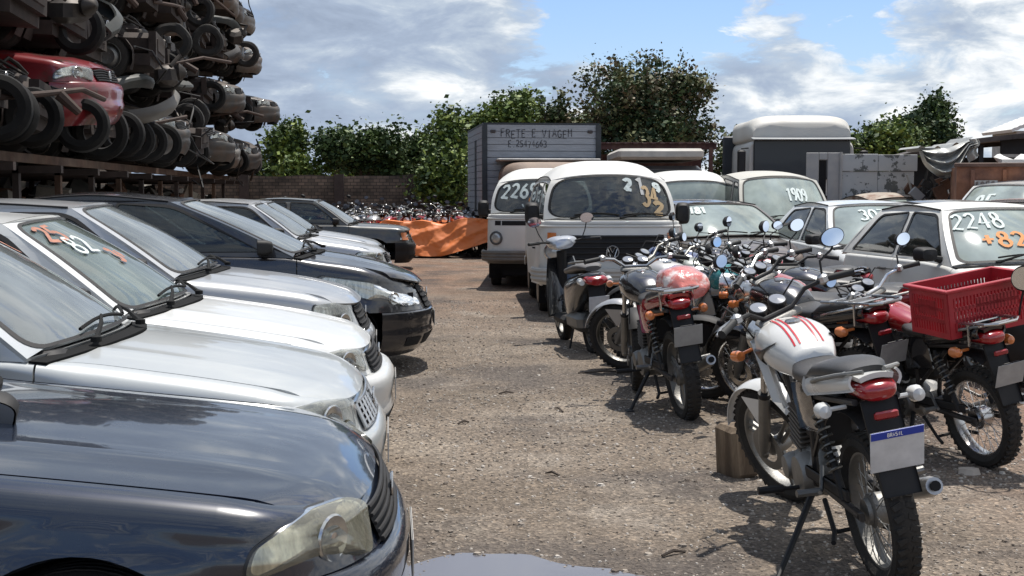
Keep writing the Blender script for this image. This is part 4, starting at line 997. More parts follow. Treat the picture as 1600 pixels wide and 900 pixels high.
    for sg in (-1, 1):
        b = MB(); ic = Vector((-.70, sg * .18, .735)); b.tube([ic - Vector((0, sg * .09, 0)), ic], .009, 6); b.lathe([(0, -.045), (.024, -.035), (.033, .0), (.026, .03), (0, .04)], 'x', ic, 14); b.build('turn_signal', M.get('rsig', AMB()), root)
    if rack:
        b = MB()
        b.tube([(-.45, -.12, .88), (-.90, -.11, .90), (-.95, -.06, .90), (-.95, .06, .90), (-.90, .11, .90), (-.45, .12, .88)], .009, 6)
        for k in range(4): x = -.52 - k * .11; b.tube([(x, -.115, .885), (x, .115, .885)], .007, 6)
        for sg in (-1, 1): b.tube([(-.75, sg * .11, .89), (-.74, sg * .11, .76)], .008, 6)
        b.build('luggage_rack', M.get('rack', CHR()), root)
    return root
def AMB(): return mat('amber_lens', (.62, .16, .02), .2, coat=.8, dust=.3)
def make_scooter(label):
    root = empty('motor_scooter', label=label, cat='scooter'); K = mat('paint_black_scooter', (.007, .008, .010), .22, coat=1, dust=.05)
    M = dict(rim=ALU()); R = .25
    st = None
    bike_wheel(root, .60, R, .09, M, True, True, None, 'front_wheel'); bike_wheel(root, -.60, R, .10, M, True, False, None, 'rear_wheel')
    b = MB(); loft(b, [(-.88, .74, .05, .03, .03, 2.4), (-.80, .72, .12, .07, .09, 2.6), (-.6, .66, .165, .10, .18, 2.7), (-.35, .60, .17, .13, .26, 2.8), (-.15, .52, .15, .17, .25, 2.6), (-.05, .42, .12, .10, .15, 2.4)], n=26); b.build('rear_body', K, root, smooth=60)
    b = MB(); b.grid(lambda u, v: Vector((.34 + .13 * u + .05 * (1 - v * v), v * (.19 - .07 * u * u), .28 + .58 * u)), lin(0, 1, 10), lin(-1, 1, 11), skirt=.03); b.build('leg_shield', K, root, smooth=60)
    b = MB(); b.box((.14, 0, .27), (.5, .30, .09), bev=.03); b.build('footboard', BLK(), root)
    b = MB(); loft(b, [(-.06, .76, .10, .03, .04, 2.6), (-.25, .775, .145, .035, .04, 2.8), (-.42, .80, .14, .04, .045, 2.8), (-.65, .825, .12, .035, .04, 2.8), (-.78, .82, .07, .02, .03, 2.5)], n=24); b.build('seat', mat('seat_vinyl_grey', (.06, .06, .063), .35, var=.2, dust=.2), root, smooth=60)
    b = MB(); loft(b, [(.30, 1.0, .10, .05, .05, 2.4), (.40, 1.03, .16, .05, .06, 2.3), (.50, 1.01, .13, .05, .08, 2.2), (.56, .98, .05, .03, .05, 2)], n=22); b.build('handlebar_cover', mat('paint_silver_scooter', (.45, .46, .48), .25, .6, coat=.6), root, smooth=60)
    b = MB(); b.tube([(.52, 0, .38), (.44, 0, .92)], .05, 10); b.tube([(.24, -.36, 1.03), (.34, -.2, 1.03), (.38, 0, 1.0), (.34, .2, 1.03), (.24, .36, 1.03)], .011, 8); b.build('handlebar', BLK(), root)
    for sg in (-1, 1):
        g_ = MB(); g_.tube([(.32, sg * .24, 1.03), (.24, sg * .37, 1.03)], .017, 8); g_.build('grip', mat('grip_rubber', (.015, .015, .015), .7), root)
        hd = Vector((.36, sg * .27, 1.22)); m_ = MB(); m_.tube([(.34, sg * .2, 1.04), (.35, sg * .24, 1.12), hd], .0055, 6)
        mf = lambda rad, xx: [hd + Vector((xx, cos(2 * pi * k / 20) * .072 * rad, sin(2 * pi * k / 20) * .052 * rad + .02)) for k in range(20)]
        V = mf(.5, .03) + mf(1, 0) + mf(1, -.008); F = [tuple(range(20))]
        for i in range(2):
            for k in range(20): F.append((i * 20 + k, (i + 1) * 20 + k, (i + 1) * 20 + (k + 1) % 20, i * 20 + (k + 1) % 20))
        m_.add(V, F); mo = m_.build('mirror', BLK(), root); g_ = MB(); g_.add(mf(.95, -.009), [tuple(range(19, -1, -1))]); g_.build('mirror_glass', MIRR(), mo)
    b = MB(); b.grid(lambda a, y: Vector((.60 + (R + .04) * cos(a), y * .065, R + (R + .04 - .02 * abs(y)**2) * sin(a))), lin(.2, 2.4, 10), lin(-1, 1, 7), skirt=.01, flip=True); b.build('front_fender', K, root)
    for sg in (-1, 1):
        b = MB(); b.tube([(.60, sg * .07, R), (.53, sg * .06, .55)], .022, 8); b.build('fork_leg', ALU(), root)
    b = MB(); b.box((-.40, .05, .30), (.5, .2, .18), bev=.05); b.build('engine', ALU(), root)
    b = MB(); b.tube([(-.25, -.14, .25), (-.4, -.16, .26), (-.75, -.17, .33)], [.02, .05, .055], 12); b.build('exhaust', BLK(), root)
    b = MB(); loft(b, [(-.82, .72, .11, .045, .04, 3), (-.90, .71, .10, .04, .035, 3), (-.93, .70, .06, .03, .03, 2.5)], n=20); b.build('tail_light', mat('tail_lens_red', (.30, .006, .010), .18, coat=1), root)
    for sg in (-1, 1):
        b = MB(); loft(b, [(-.80, .71, .03, .03, .03, 2.5), (-.88, .70, .025, .022, .022, 2.3)], n=14); b.v = [(x, y + sg * .135, z) for x, y, z in b.v]; b.build('turn_signal', mat('clear_lens', (.6, .6, .58), .2, coat=.6), root)
    pr = Matrix.Rotation(-.3, 3, 'Y'); b = MB(); b.box((-.92, 0, .50), (.004, .19, .15), rot=pr, bev=.001); b.build('number_plate', mat('plate_light', (.55, .57, .60), .45, var=.15, vscale=16, dust=.2), root)
    b = MB(); b.grid(lambda u, v: Vector((-.86 - .06 * u, v * .08, .66 - .34 * u)), lin(0, 1, 5), lin(-1, 1, 4), skirt=.012); b.build('rear_fender', BLK(), root)
    b = MB(); b.tube([(-.48, -.15, .86), (-.70, -.15, .88), (-.84, -.07, .89), (-.84, .07, .89), (-.70, .15, .88), (-.48, .15, .86)], .010, 8); b.build('grab_rail', ALU(), root)
    b = MB()
    for sg in (-1, 1): b.tube([(-.2, sg * .08, .24), (-.28, sg * .16, .03)], .011, 6)
    b.build('stand', BLK(), root)
    return root
def place_moto(o, x, y, heading, lean=9, z=0.0):
    """heading of travel in degrees from +X; lean towards the bike's left"""
    o.rotation_mode = 'XYZ'; o.location = (x, y, z); o.rotation_euler = (radians(-lean), 0, radians(heading)); return o
# ------------------------------------------------------------------ ground
def ground_mat():
    m = bpy.data.materials.new('dirt_gravel'); m.use_nodes = True; t = m.node_tree; n = t.nodes; l = t.links; p = n['Principled BSDF']
    p.inputs['Roughness'].default_value = .92; p.inputs['Specular IOR Level'].default_value = .25
    tcn = n.new('ShaderNodeTexCoord')
    def noi(s, d=6, r=.6, off=0):
        q = n.new('ShaderNodeTexNoise'); q.inputs['Scale'].default_value = s; q.inputs['Detail'].default_value = d; q.inputs['Roughness'].default_value = r
        mp = n.new('ShaderNodeMapping'); mp.inputs['Location'].default_value = (off, off * 2, 0); l.new(tcn.outputs['Object'], mp.inputs[0]); l.new(mp.outputs[0], q.inputs[0]); return q.outputs[0]
    def ramp(v, st):
        r = n.new('ShaderNodeValToRGB'); l.new(v, r.inputs[0]); e = r.color_ramp.elements
        e[0].position, e[0].color = st[0][0], (*st[0][1], 1); e[1].position, e[1].color = st[-1][0], (*st[-1][1], 1)
        for pp, c in st[1:-1]: q = e.new(pp); q.color = (*c, 1)
        return r.outputs[0]
    def mix(f, a, b, mode='MIX'):
        q = n.new('ShaderNodeMix'); q.data_type = 'RGBA'; q.blend_type = mode
        l.new(f, q.inputs[0]) if not isinstance(f, float) else setattr(q.inputs[0], 'default_value', f); l.new(a, q.inputs[6]); l.new(b, q.inputs[7]); return q.outputs[2]
    base = ramp(noi(.9, 8, .65), [(.30, (.125, .100, .076)), (.5, (.185, .150, .118)), (.7, (.25, .212, .172))])
    red = ramp(noi(2.5, 6), [(.3, (.15, .085, .055)), (.7, (.26, .165, .115))])
    # redder soil far back and out to the right
    sp = n.new('ShaderNodeSeparateXYZ'); l.new(tcn.outputs['Object'], sp.inputs[0])
    def rng(v, a, b, lo=0., hi=1.):
        q = n.new('ShaderNodeMapRange'); q.inputs[1].default_value = a; q.inputs[2].default_value = b; q.inputs[3].default_value = lo; q.inputs[4].default_value = hi; l.new(v, q.inputs[0]); return q.outputs[0]
    def mth(op, a, b):
        q = n.new('ShaderNodeMath'); q.operation = op; q.use_clamp = True
        for i, v in enumerate((a, b)): l.new(v, q.inputs[i]) if not isinstance(v, float) else setattr(q.inputs[i], 'default_value', v)
        return q.outputs[0]
    rmask = mth('ADD', rng(sp.outputs[1], 13., 22., 0, .8), rng(sp.outputs[0], 2.0, 3.2, 0, .75))
    rmask = mth('MULTIPLY', rmask, rng(noi(.5, 5, .6, 3), .35, .55, .3, 1.))
    c = mix(rmask, base, red); pale = n.new('ShaderNodeRGB'); pale.outputs[0].default_value = (.30, .265, .225, 1); c = mix(rng(noi(1.1, 7, .65, 21), .55, .68, 0, .55), c, pale.outputs[0])
    # dark oily patches
    oil = rng(noi(.7, 8, .65, 8), .49, .62, 0, .72); dk = n.new('ShaderNodeRGB'); dk.outputs[0].default_value = (.075, .065, .06, 1); c = mix(oil, c, dk.outputs[0])
    # gravel chips: small cells with their own tone
    vo = n.new('ShaderNodeTexVoronoi'); vo.inputs['Scale'].default_value = 62; l.new(tcn.outputs['Object'], vo.inputs['Vector'])
    sc = n.new('ShaderNodeSeparateColor'); l.new(vo.outputs['Color'], sc.inputs[0])
    chip = ramp(sc.outputs[0], [(.0, (.45, .45, .45)), (.5, (.92, .92, .92)), (.85, (1.2, 1.2, 1.2)), (1, (1.9, 1.85, 1.75))])
    c = mix(.8, c, chip, 'MULTIPLY')
    fine = ramp(noi(160, 3, .7), [(.3, (.7, .7, .7)), (.7, (1.3, 1.3, 1.3))]); c = mix(.7, c, fine, 'MULTIPLY')
    # wet halo around the puddle
    ds = n.new('ShaderNodeVectorMath'); ds.operation = 'DISTANCE'; l.new(tcn.outputs['Object'], ds.inputs[0]); ds.inputs[1].default_value = (0.02, 4.75, 0)
    wn = n.new('ShaderNodeMath'); wn.operation = 'MULTIPLY_ADD'; l.new(noi(5, 5), wn.inputs[0]); wn.inputs[1].default_value = .35; l.new(ds.outputs[1], wn.inputs[2])
    wet = rng(wn.outputs[0], .82, 1.05, .6, 0.); c = mix(wet, c, mix(1., c, dk.outputs[0], 'MULTIPLY') if False else dk.outputs[0])
    l.new(c, p.inputs['Base Color'])
    b1 = n.new('ShaderNodeBump'); b1.inputs['Strength'].default_value = .9; b1.inputs['Distance'].default_value = .012; l.new(vo.outputs['Distance'], b1.inputs['Height'])
    b2 = n.new('ShaderNodeBump'); b2.inputs['Strength'].default_value = .8; b2.inputs['Distance'].default_value = .05; l.new(noi(6, 8, .65), b2.inputs['Height']); l.new(b1.outputs[0], b2.inputs['Normal']); l.new(b2.outputs[0], p.inputs['Normal'])
    return m
def gz(x, y):
    if y > 60 or abs(x) > 30: return 0.0
    return -.05 * math.exp(-((x + .06) / .46)**2 - ((y - 4.72) / .60)**2) + (noise.noise(Vector((x * .45, y * .45, 0))) * .035 + noise.noise(Vector((x * 1.9, y * 1.9, 4))) * .014 + noise.noise(Vector((x * 6, y * 6, 9))) * .006)
b = MB(); GX = [-900, -200, -60, -30] + lin(-12, -2, 18) + lin(-1.9, 5, 116) + lin(5.3, 14, 22) + [30, 60, 200, 900]; GY = [-300, -30, 0] + lin(3, 14, 150) + lin(14.3, 40, 70) + [60, 120, 400, 2500]
b.grid(lambda x, y: Vector((x, y, gz(x, y) if not (abs(x) > 28 or y < 1 or y > 58) else 0)), GX, GY)
tag(b.build('ground', ground_mat(), smooth=180), kind='structure')
# loose stones, thousands of them
rs = random.Random(3); b = MB()
def stone(b, x, y, s, rs, sz=1.0):
    z = gz(x, y); q = [];
    h = s * rs.uniform(.35, .7) * sz; a0 = rs.uniform(0, 6); n = 5
    for k in range(n): a = a0 + 2 * pi * k / n; r = s * rs.uniform(.7, 1.15); q.append((x + r * cos(a), y + r * sin(a), z - s * .2))
    for k in range(n): a = a0 + .3 + 2 * pi * k / n; r = s * rs.uniform(.4, .75); q.append((x + r * cos(a), y + r * sin(a), z + h * rs.uniform(.7, 1)))
    q.append((x, y, z + h * 1.05)); f = [(k, (k + 1) % n, n + (k + 1) % n, n + k) for k in range(n)] + [(n + k, n + (k + 1) % n, 2 * n) for k in range(n)]
    b.cur = rs.choice((0, 0, 1, 1, 2, 3)); b.add(q, f)
for k in range(30000):
    y = 3.9 + 14 * rs.random()**1.5; hw = y * .44; x = rs.uniform(max(-1.6, -hw), hw)
    if noise.noise(Vector((x * .8, y * .8, 2))) < rs.uniform(-.7, .15): continue
    if gz(x, y) < -.040: continue
    stone(b, x, y, rs.choice((.004, .006, .008, .010, .013)) * (.8 if y < 6.5 else 1.1), rs)
for k in range(500):
    y = 4 + 14 * rs.random()**1.3; x = rs.uniform(-1.2, y * .42); stone(b, x, y, rs.uniform(.014, .028), rs, .8)
tag(b.build('gravel', [mat('stone_a', (.20, .17, .14), .9, var=.3, vscale=3), mat('stone_b', (.30, .26, .215), .9, var=.3, vscale=3), mat('stone_c', (.12, .095, .075), .9), mat('stone_d', (.44, .40, .35), .85)], smooth=0), 'fine crushed gravel scattered over the brown dirt lane', kind='stuff')
# puddle
b = MB(); pl = [(.02 + (.50 + .26 * noise.noise(Vector((cos(a) * 1.5, sin(a) * 1.5, 1)))) * cos(a) * (1 + .12 * sin(3 * a)), 4.72 + (.52 + .26 * noise.noise(Vector((cos(a) * 2, sin(a) * 2, 7)))) * sin(a)) for a in lin(0, 2 * pi * 35 / 36, 36)]
b.grid(lambda x, y: Vector((x, y, -.019)), [-.95, 1.05], [3.6, 5.8])
wm = mat('puddle_water', (.13, .13, .15), .07, spec=.8, bump=.05, bscale=9)
tag(b.build('puddle', wm), kind='structure')
# twigs and bits of litter
for k, (x, y, L_, a) in enumerate([(-.1, 9.6, .12, .3), (.35, 8.7, .16, 1.9), (.55, 10.6, .5, .1), (-.35, 8.2, .10, .8), (.25, 6.7, .09, 2.5), (.62, 5.2, .12, .5)]):
    b = MB(); z = gz(x, y) + .008; b.tube([(x, y, z), (x + cos(a) * L_ * .5, y + sin(a) * L_ * .5 + .01, z + .012), (x + cos(a) * L_, y + sin(a) * L_, z)], [.006, .008, .004], 5)
    tag(b.build('twig', mat('twig_brown', (.06, .045, .035), .9, var=.3)), ['short dark twig on the gravel by the silver cars', 'dark twig in the middle of the gravel lane', 'long thin stick lying across the lane before the scooter', 'small dark twig near the white bumper', 'tiny dark twig on bare gravel beyond the puddle', 'dark twig on gravel right of the puddle'][k], 'twig')
# ------------------------------------------------------------------ paints
Wt = mat('paint_white', (.60, .61, .60), .28, coat=.7, var=.05, vscale=2, dust=.2, dustcol=(.42, .38, .32))
Wt2 = mat('paint_white_chalky', (.66, .66, .63), .42, coat=.2, var=.1, dust=.3, dustcol=(.44, .38, .30))
Sv = mat('paint_silver', (.40, .41, .42), .30, .45, coat=.8, dust=.18, dustcol=(.36, .33, .29))
Sv2 = mat('paint_silver_pale', (.46, .47, .48), .30, .45, coat=.8, dust=.25, dustcol=(.42, .39, .35))
Nv = mat('paint_navy', (.005, .010, .022), .26, coat=1, dust=.03, dustcol=(.22, .20, .18), dscale=5)
Bk = mat('paint_black', (.008, .008, .011), .25, coat=1, dust=.10, dustcol=(.20, .18, .16))
Gd = mat('paint_dark_grey', (.05, .05, .055), .3, .3, coat=.8, dust=.3)
Bb = mat('paint_brown_black', (.055, .036, .030), .28, .3, coat=.9, dust=.2)
Rs = mat('paint_rusted_beige', (.32, .28, .23), .6, col2=(.14, .06, .03), mscale=3.5, var=.2, dust=.3)
num = mat('chalk_paint_white', (.56, .62, .60), .8, var=.25, vscale=25); numO = mat('marker_orange', (.60, .22, .05), .7); numB = mat('marker_burnt_orange', (.34, .15, .10), .8, var=.3, vscale=20); numY = mat('marker_tan', (.50, .36, .20), .7)
G_L = glass('glass_sky_sheen', (.40, .47, .45), rough=.02, film=(.50, .56, .58), filmamt=.42)  # blue-grey film paints the sky's reflection into the left row's windscreens
G_R = glass('glass_pale_green', (.38, .46, .42), rough=.05, film=(.52, .60, .55), filmamt=.72)
G_K = glass('glass_clearish', (.50, .55, .54), rough=.03, film=(.35, .37, .36), filmamt=.15)
# ------------------------------------------------------------------ left row, noses to the lane
LG = 'cars parked in a row on the left with noses to the lane'
P1 = dict(GOL, body_bumper=True, xcs=-1.52, xwt=-2.1, zs=[(-3.9, .90), (-2.0, .90), (-1.5, .86), (-.8, .785), (-.4, .735), (-.12, .69), (0, .665)])
c, g = make_car(P1, Nv, 'dark navy hatchback nearest the camera with a cloudy yellowed headlight', group=LG, glassm=G_L, seed=1, lampmat=glass('lamp_lens_yellowed', (.9, .88, .78), rough=.08, film=(.48, .46, .36), filmamt=.30))
place(c, -.335, 3.90, 5.5)
P2 = dict(GOL, hl=[(.02, .60), (.60, .56), (.68, .68), (.40, .705), (.14, .695)], body_bumper=True)
c, g = make_car(P2, mat('paint_pearl_silver', (.46, .48, .48), .28, .25, coat=.8, dust=.15, dustcol=(.45, .43, .38)), 'pale silver hatchback with a chrome square mesh grille, second from the camera', group=LG, glassm=G_L, grille='squares', seed=2,
                text=[('7', .30, .66, .2, .04, .9, numB, 4)])
place(c, -.57, 5.58, 5.5)
P3 = dict(GOL, H=1.38, body_bumper=True, hl=[(.10, .60), (.62, .57), (.66, .68), (.42, .70), (.20, .69)], bump_dx=.03)
c, g = make_car(P3, Wt, 'white hatchback with orange paint daubs on its windscreen', group=LG, glassm=glass('glass_green_l3', (.40, .48, .45), film=(.45, .55, .52), filmamt=.38), seed=3, text=[('25', -.80, .72, .17, .028, 1.2, numB, 7), ('3+', -.30, .42, .14, .03, .9, numB, 5), ('82', -.66, .56, .18, .02, 1.1, num, 6)])
place(c, -.72, 7.25, 5.5)
P4 = dict(GOL, zs=[(-3.9, .94), (-3.3, .97), (-2.0, .95), (-1.25, .925), (-.8, .88), (-.4, .82), (-.12, .76), (0, .73)], xwt=-2.0, zwt=1.40, zr=[(-3.3, 1.38), (-2.6, 1.43), (-2.0, 1.40)], body_bumper=True, L=4.1, windows3=None, four=True, hl=[(.06, .63), (.56, .61), (.64, .73), (.38, .765), (.08, .755)])
c, g = make_car(P4, Sv, 'silver hatchback with a black door mirror and plain oblong headlight beside the black car', group=LG, glassm=G_L, seed=4)
place(c, -1.02, 9.35, 6)
P5 = dict(GOL, L=4.0, W=1.67, H=1.5, xwt=-2.15, xcs=-1.15, cowlbow=.16, zwt=1.43, zr=[(-3.4, 1.43), (-2.8, 1.48), (-2.15, 1.43)], zrt=1.43, zs=[(-4, .99), (-3, 1.0), (-1.3, .98), (-.8, .93), (-.4, .85), (-.12, .77), (0, .73)],
    nose=[(.14, .16), (.22, .06), (.34, 0), (.5, .0), (.55, .03), (.66, .08), (.75, .16)], Lf=.60, nf=2.2, bump_top=.52, hl=[(-.36, .80), (-.32, .83), (.08, .775), (.60, .62), (.62, .57), (.40, .57), (.02, .64)], bulb=(.30, .635, .05), body_bumper=True, grille_t=.74, xB=-2.6)
c, g = make_car(P5, Bk, 'black hatchback with a long swept-back headlight', group=LG, glassm=G_L, seed=5, rim='cap', lampcol=(.8, .78, .6))
place(c, -.72, 11.3, 6)
P6 = dict(GOL, body_bumper=True, hl=[(-.05, .66), (.50, .56), (.60, .65), (.30, .695), (.0, .70)])
c, g = make_car(P6, Sv2, 'pale silver hatchback, nearer of the two silver cars before the old dark boxy car', group=LG, glassm=G_L, seed=6, detail=.6)
place(c, -1.72, 18.3, 6)
c, g = make_car(P3, Sv, 'grey silver hatchback with tall clear windscreen in front of the brick wall', group=LG, glassm=G_L, seed=7, detail=.6)
place(c, -2.05, 20.9, 6)
c, g = make_car(P4, Sv2, 'silver hatchback half hidden behind the black hatchback roof', group=LG, glassm=G_L, seed=12, detail=.6)
place(c, -2.1, 14.6, 6)
PB = dict(GOL, hl=[(.1, .60), (.6, .60), (.62, .70), (.2, .70)], zs=[(-3.9, .90), (-1.3, .88), (-.4, .84), (0, .80)], nf=4)
c, g = make_car(PB, mat('paint_teal_black', (.015, .03, .035), .3, coat=.8, dust=.3), 'old dark boxy car with an orange side lamp, farthest of the left row', group=LG, glassm=G_L, seed=8, detail=.6)
place(c, -1.95, 25.6, 5); patch_on(c, g, .18, .42, .60, .74, AMB(), 'side_lamp', -1, off=.03, nt_=5)
# ------------------------------------------------------------------ vans and cars on the right
VG = 'white panel vans facing the camera'
c, g = make_car(KOMBI, Wt2, 'white rounded minibus with a black radiator grille and tan numerals on its windscreen', 'van', 'minibus', VG, glassm=G_K, seed=20, hood_paint=Wt2, bumper_mat=Wt2, rim='cap',
    text=[('2', .22, .62, .26, .05, .75, num, 1), ('1', .42, .50, .42, .05, .6, mat('marker_grey', (.5, .5, .48), .7), 2), ('34', .50, .30, .42, .045, .42, numY, 3), ('9', .72, .62, .22, .045, .75, num, 4), ('2', .66, .10, .26, .05, .9, numY, 5)])
kombi_face(c, g, 1, Wt2); place(c, 1.20, 15.3, -88)
c, g = make_car(KOMBI, Wt2, 'white rounded minibus with dark bumper and the painted number 2269', 'van', 'minibus', VG, glassm=G_K, seed=21, hood_paint=Wt2, bumper_mat=mat('bumper_dark_grey', (.06, .065, .065), .5, dust=.4), rim='steel',
    text=[('2269', -.82, .42, .42, .045, .60, num, 9), ('8', -.25, .10, .30, .04, .7, numO, 2), ('.', -.45, .2, .3, .05, 1, num, 3)])
kombi_face(c, g, 2, Wt2); place(c, .46, 20.0, -91.5)
c, g = make_car(KOMBI, Wt2, 'white rounded minibus behind the dark car, only roof and windscreen showing', 'van', 'minibus', VG, glassm=G_R, seed=22, hood_paint=Wt2, bumper_mat=Wt2, detail=.6)
kombi_face(c, g, 2, Wt2); place(c, 3.2, 22.2, -90)
VAN = dict(GOL, L=4.2, W=1.68, H=1.9, zr=[(-4.1, 1.74), (-3.0, 1.82), (-1.9, 1.72)], xwt=-1.85, xcs=-1.15, zwt=1.72, xrt=-3.95, zrt=1.74, xrb=-4.1, wr=.66, xB=-2.2, windows3=-3.0, zs=[(-4.2, 1.02), (-1.2, 1.0), (-.4, .84), (0, .72)], rcrown=.08)
c, g = make_car(VAN, mat('paint_silver_dusty', (.40, .40, .37), .45, .2, dust=.6, dustcol=(.42, .39, .33)), 'dusty silver small van with the painted number 1909', 'van', 'parked_van', glassm=G_R, seed=23, detail=.6, text=[('1909', .05, .42, .28, .035, .55, num, 3)])
place(c, 4.6, 19.9, -87)
RG = 'cars facing the camera behind the motorcycles'
R1P = dict(GOL, zs=[(-3.9, .90), (-2, .93), (-1.25, .91), (-.8, .88), (-.35, .80), (0, .70)], hl=[(.2, .60), (.62, .60), (.64, .70), (.25, .70)])
c, g = make_car(R1P, Bb, 'glossy dark brown car with the painted number 2181 and a glaring windscreen', group=RG, glassm=G_R, seed=24, text=[('2181', -.85, .66, .20, .04, .75, num, 5)])
place(c, 3.15, 15.0, -76)
c, g = make_car(dict(GOL, xwt=-1.98, strip=True), Wt, 'white hatchback with the painted number 307', group=RG, glassm=G_R, seed=25, text=[('307', -.48, .56, .26, .030, .85, num, 6)])
place(c, 4.5, 13.2, -84)
R4P = dict(GOL, zs=[(-3.9, .90), (-2, .91), (-1.25, .88), (-.8, .84), (-.35, .77), (0, .69)], strip=True, hl=[(.18, .60), (.62, .60), (.64, .70), (.22, .70)], xB=-2.45, H=1.38)
c, g = make_car(R4P, Wt2, 'dusty white hatchback with the painted numbers 2248 and +82', group=RG, glassm=G_R, seed=26,
    text=[('2248', -.90, .58, .30, .026, .72, num, 11), ('+82', -.62, .26, .24, .032, .95, numO, 12)])
place(c, 4.60, 9.5, -83)
c, g = make_car(dict(GOL, nf=3, zr=[(-3.3, 1.36), (-2.6, 1.45), (-1.9, 1.36)], rcrown=.07), Rs, 'rust-stained beige old car with the painted number 2222', group=RG, glassm=G_R, seed=27, detail=.6, text=[('2222', -.85, .50, .28, .04, .55, num, 8)])
place(c, 7.35, 21.3, -80)
c, g = make_car(dict(GOL, H=1.45), Gd, 'dark grey car whose flat roof shows behind the number 2248 car', group=RG, glassm=G_R, seed=28, detail=.6)
place(c, 6.1, 14.2, -80)
c, g = make_car(dict(GOL), mat('paint_faded_red', (.30, .06, .04), .45, coat=.3, var=.2, dust=.4), 'faded red car behind the dark grey roof', group=RG, glassm=G_R, seed=32, detail=.6)
place(c, 8.2, 16.9, -80)
WP = dict(GOL, H=1.75, zr=[(-3.6, 1.62), (-2.7, 1.70), (-1.95, 1.62)], zwt=1.62, zrt=1.62, zs=[(-4, 1.05), (-1.3, 1.05), (-.4, .9), (0, .78)], windows3=-3.0, wr=.60)
c, g = make_car(WP, Wt, 'white tall estate car at the right edge facing left', group=RG, glassm=G_R, seed=29, detail=.6, text=[('85', -.6, .2, .45, .06, .7, num, 8)])
place(c, 6.9, 19.3, -128)
c, g = make_car(GOL, Bk, 'black car at the right edge before the tall white estate', group=RG, glassm=G_R, seed=30, detail=.6)
place(c, 6.3, 15.6, -110)
bpy.data.objects.remove(c) if False else None

b = MB()
def mshell(a, c_): r = [0, .7, .95, 1, 1][a]; return Vector((sgnpow(cos(c_), .5) * .10 * r, sgnpow(sin(c_), .5) * .065 * r, [.07, .06, .03, -.01, -.02][a]))
b.grid(mshell, [0, 1, 2, 3, 4], [2 * pi * k / 20 for k in range(21)])
bm2 = b.build('loose_mirror', BLK()); tag(bm2, 'loose black door mirror with pale glass lying on the navy hood', 'mirror'); bm2.location = (-1.46, 3.52, .90); bm2.rotation_euler = (radians(-62), radians(18), radians(10)); bm2.scale = (.85, .85, .85)
b = MB(); b.fill(lambda x, y: Vector((x, y, -.018)), [(sgnpow(cos(2 * pi * k / 24), .5) * .093, sgnpow(sin(2 * pi * k / 24), .5) * .058) for k in range(24)], rings=2, flip=True); b.build('mirror_glass', mat('mirror_glass_dusty', (.6, .62, .64), .25, .9, dust=.3), bm2)
# ------------------------------------------------------------------ motorcycles
MG = 'motorcycles crowded together on the right of the lane'
red = mat('paint_red_moto', (.30, .006, .010), .22, coat=1, dust=.06); whm = mat('paint_white_moto', (.60, .60, .58), .25, coat=.8, dust=.12); blk = mat('paint_black_moto', (.007, .007, .009), .22, coat=1, dust=.04)
gry = mat('paint_grey_moto', (.22, .24, .22), .35, .5, coat=.6, dust=.12); teal = mat('paint_teal_moto', (.01, .20, .21), .25, coat=1, dust=.06); blu = mat('paint_blue_moto', (.01, .03, .12), .25, coat=1, dust=.06); slv = mat('paint_silver_moto', (.42, .42, .42), .3, .6, coat=.6, dust=.25)
M1 = make_moto(dict(tank=whm, side=blk, fender=whm, rim=ALU(), rsig=mat('clear_lens', (.6, .6, .58), .2, coat=.6), tail=whm, bar=BLK(), stand=(-.50, .40)), 'white motorcycle with red tank stripes and a blue-topped number plate in the foreground', MG, steer=.38, alloy=True, rear_alloy=False, plate='blue', top_deco=True, mirrors=(1, 0), headlamp='round')
place_moto(M1, 1.405, 5.44, 94.5, 10)
M7 = make_moto(dict(tank=red, side=blk, tail=blk, rim=CHR(), lampshell=BLK()), 'red motorcycle carrying a red plastic crate', MG, steer=.35, tankform='slim', rack=True, mirrors=(1, 1))
place_moto(M7, 2.44, 7.52, 108, 10); M7.scale = (.94, .94, .94)
M3 = make_moto(dict(tank=blk, side=red, tail=red, rim=ALU(), rail=CHR(), rack=CHR()), 'red-tailed motorcycle with a plastic-wrapped seat and a chrome rack, facing away', MG, steer=-.2, rack=True, alloy=True, mirrors=(0, 0))
place_moto(M3, 1.08, 9.05, 98, 8)
SC = make_scooter('black scooter with silver handlebar cover and grey seat standing in front of the minibus'); SC['group'] = 'motorcycles crowded together on the right of the lane'; place_moto(SC, .66, 12.5, 101, 5)
M5 = make_moto(dict(bar=STL(), tank=gry, side=gry, fender=slv, rim=STL(), tail=red), 'grey motorcycle with its spoked front wheel pointing left beside the scooter', MG, steer=-.25)
place_moto(M5, 1.80, 11.0, 168, 9)
M4 = make_moto(dict(tank=red, side=red, fender=BLK(), rim=CHR()), 'dark red motorcycle with its front wheel showing behind the wooden block', MG, steer=.1)
place_moto(M4, 2.02, 8.95, 150, 9)
M6 = make_moto(dict(bar=BLK(), tank=blk, side=blk, fender=blk, rim=CHR(), rail=CHR()), 'black motorcycle with a grey number plate directly behind the white one', MG, steer=.3, rack=True)
place_moto(M6, 1.92, 8.15, 112, 9)
M8 = make_moto(dict(bar=BLK(), tank=teal, side=blk, fender=teal, rim=CHR()), 'motorcycle with a teal front mudguard in the middle of the crowd', MG, steer=.2)
place_moto(M8, 1.95, 9.9, 150, 9)
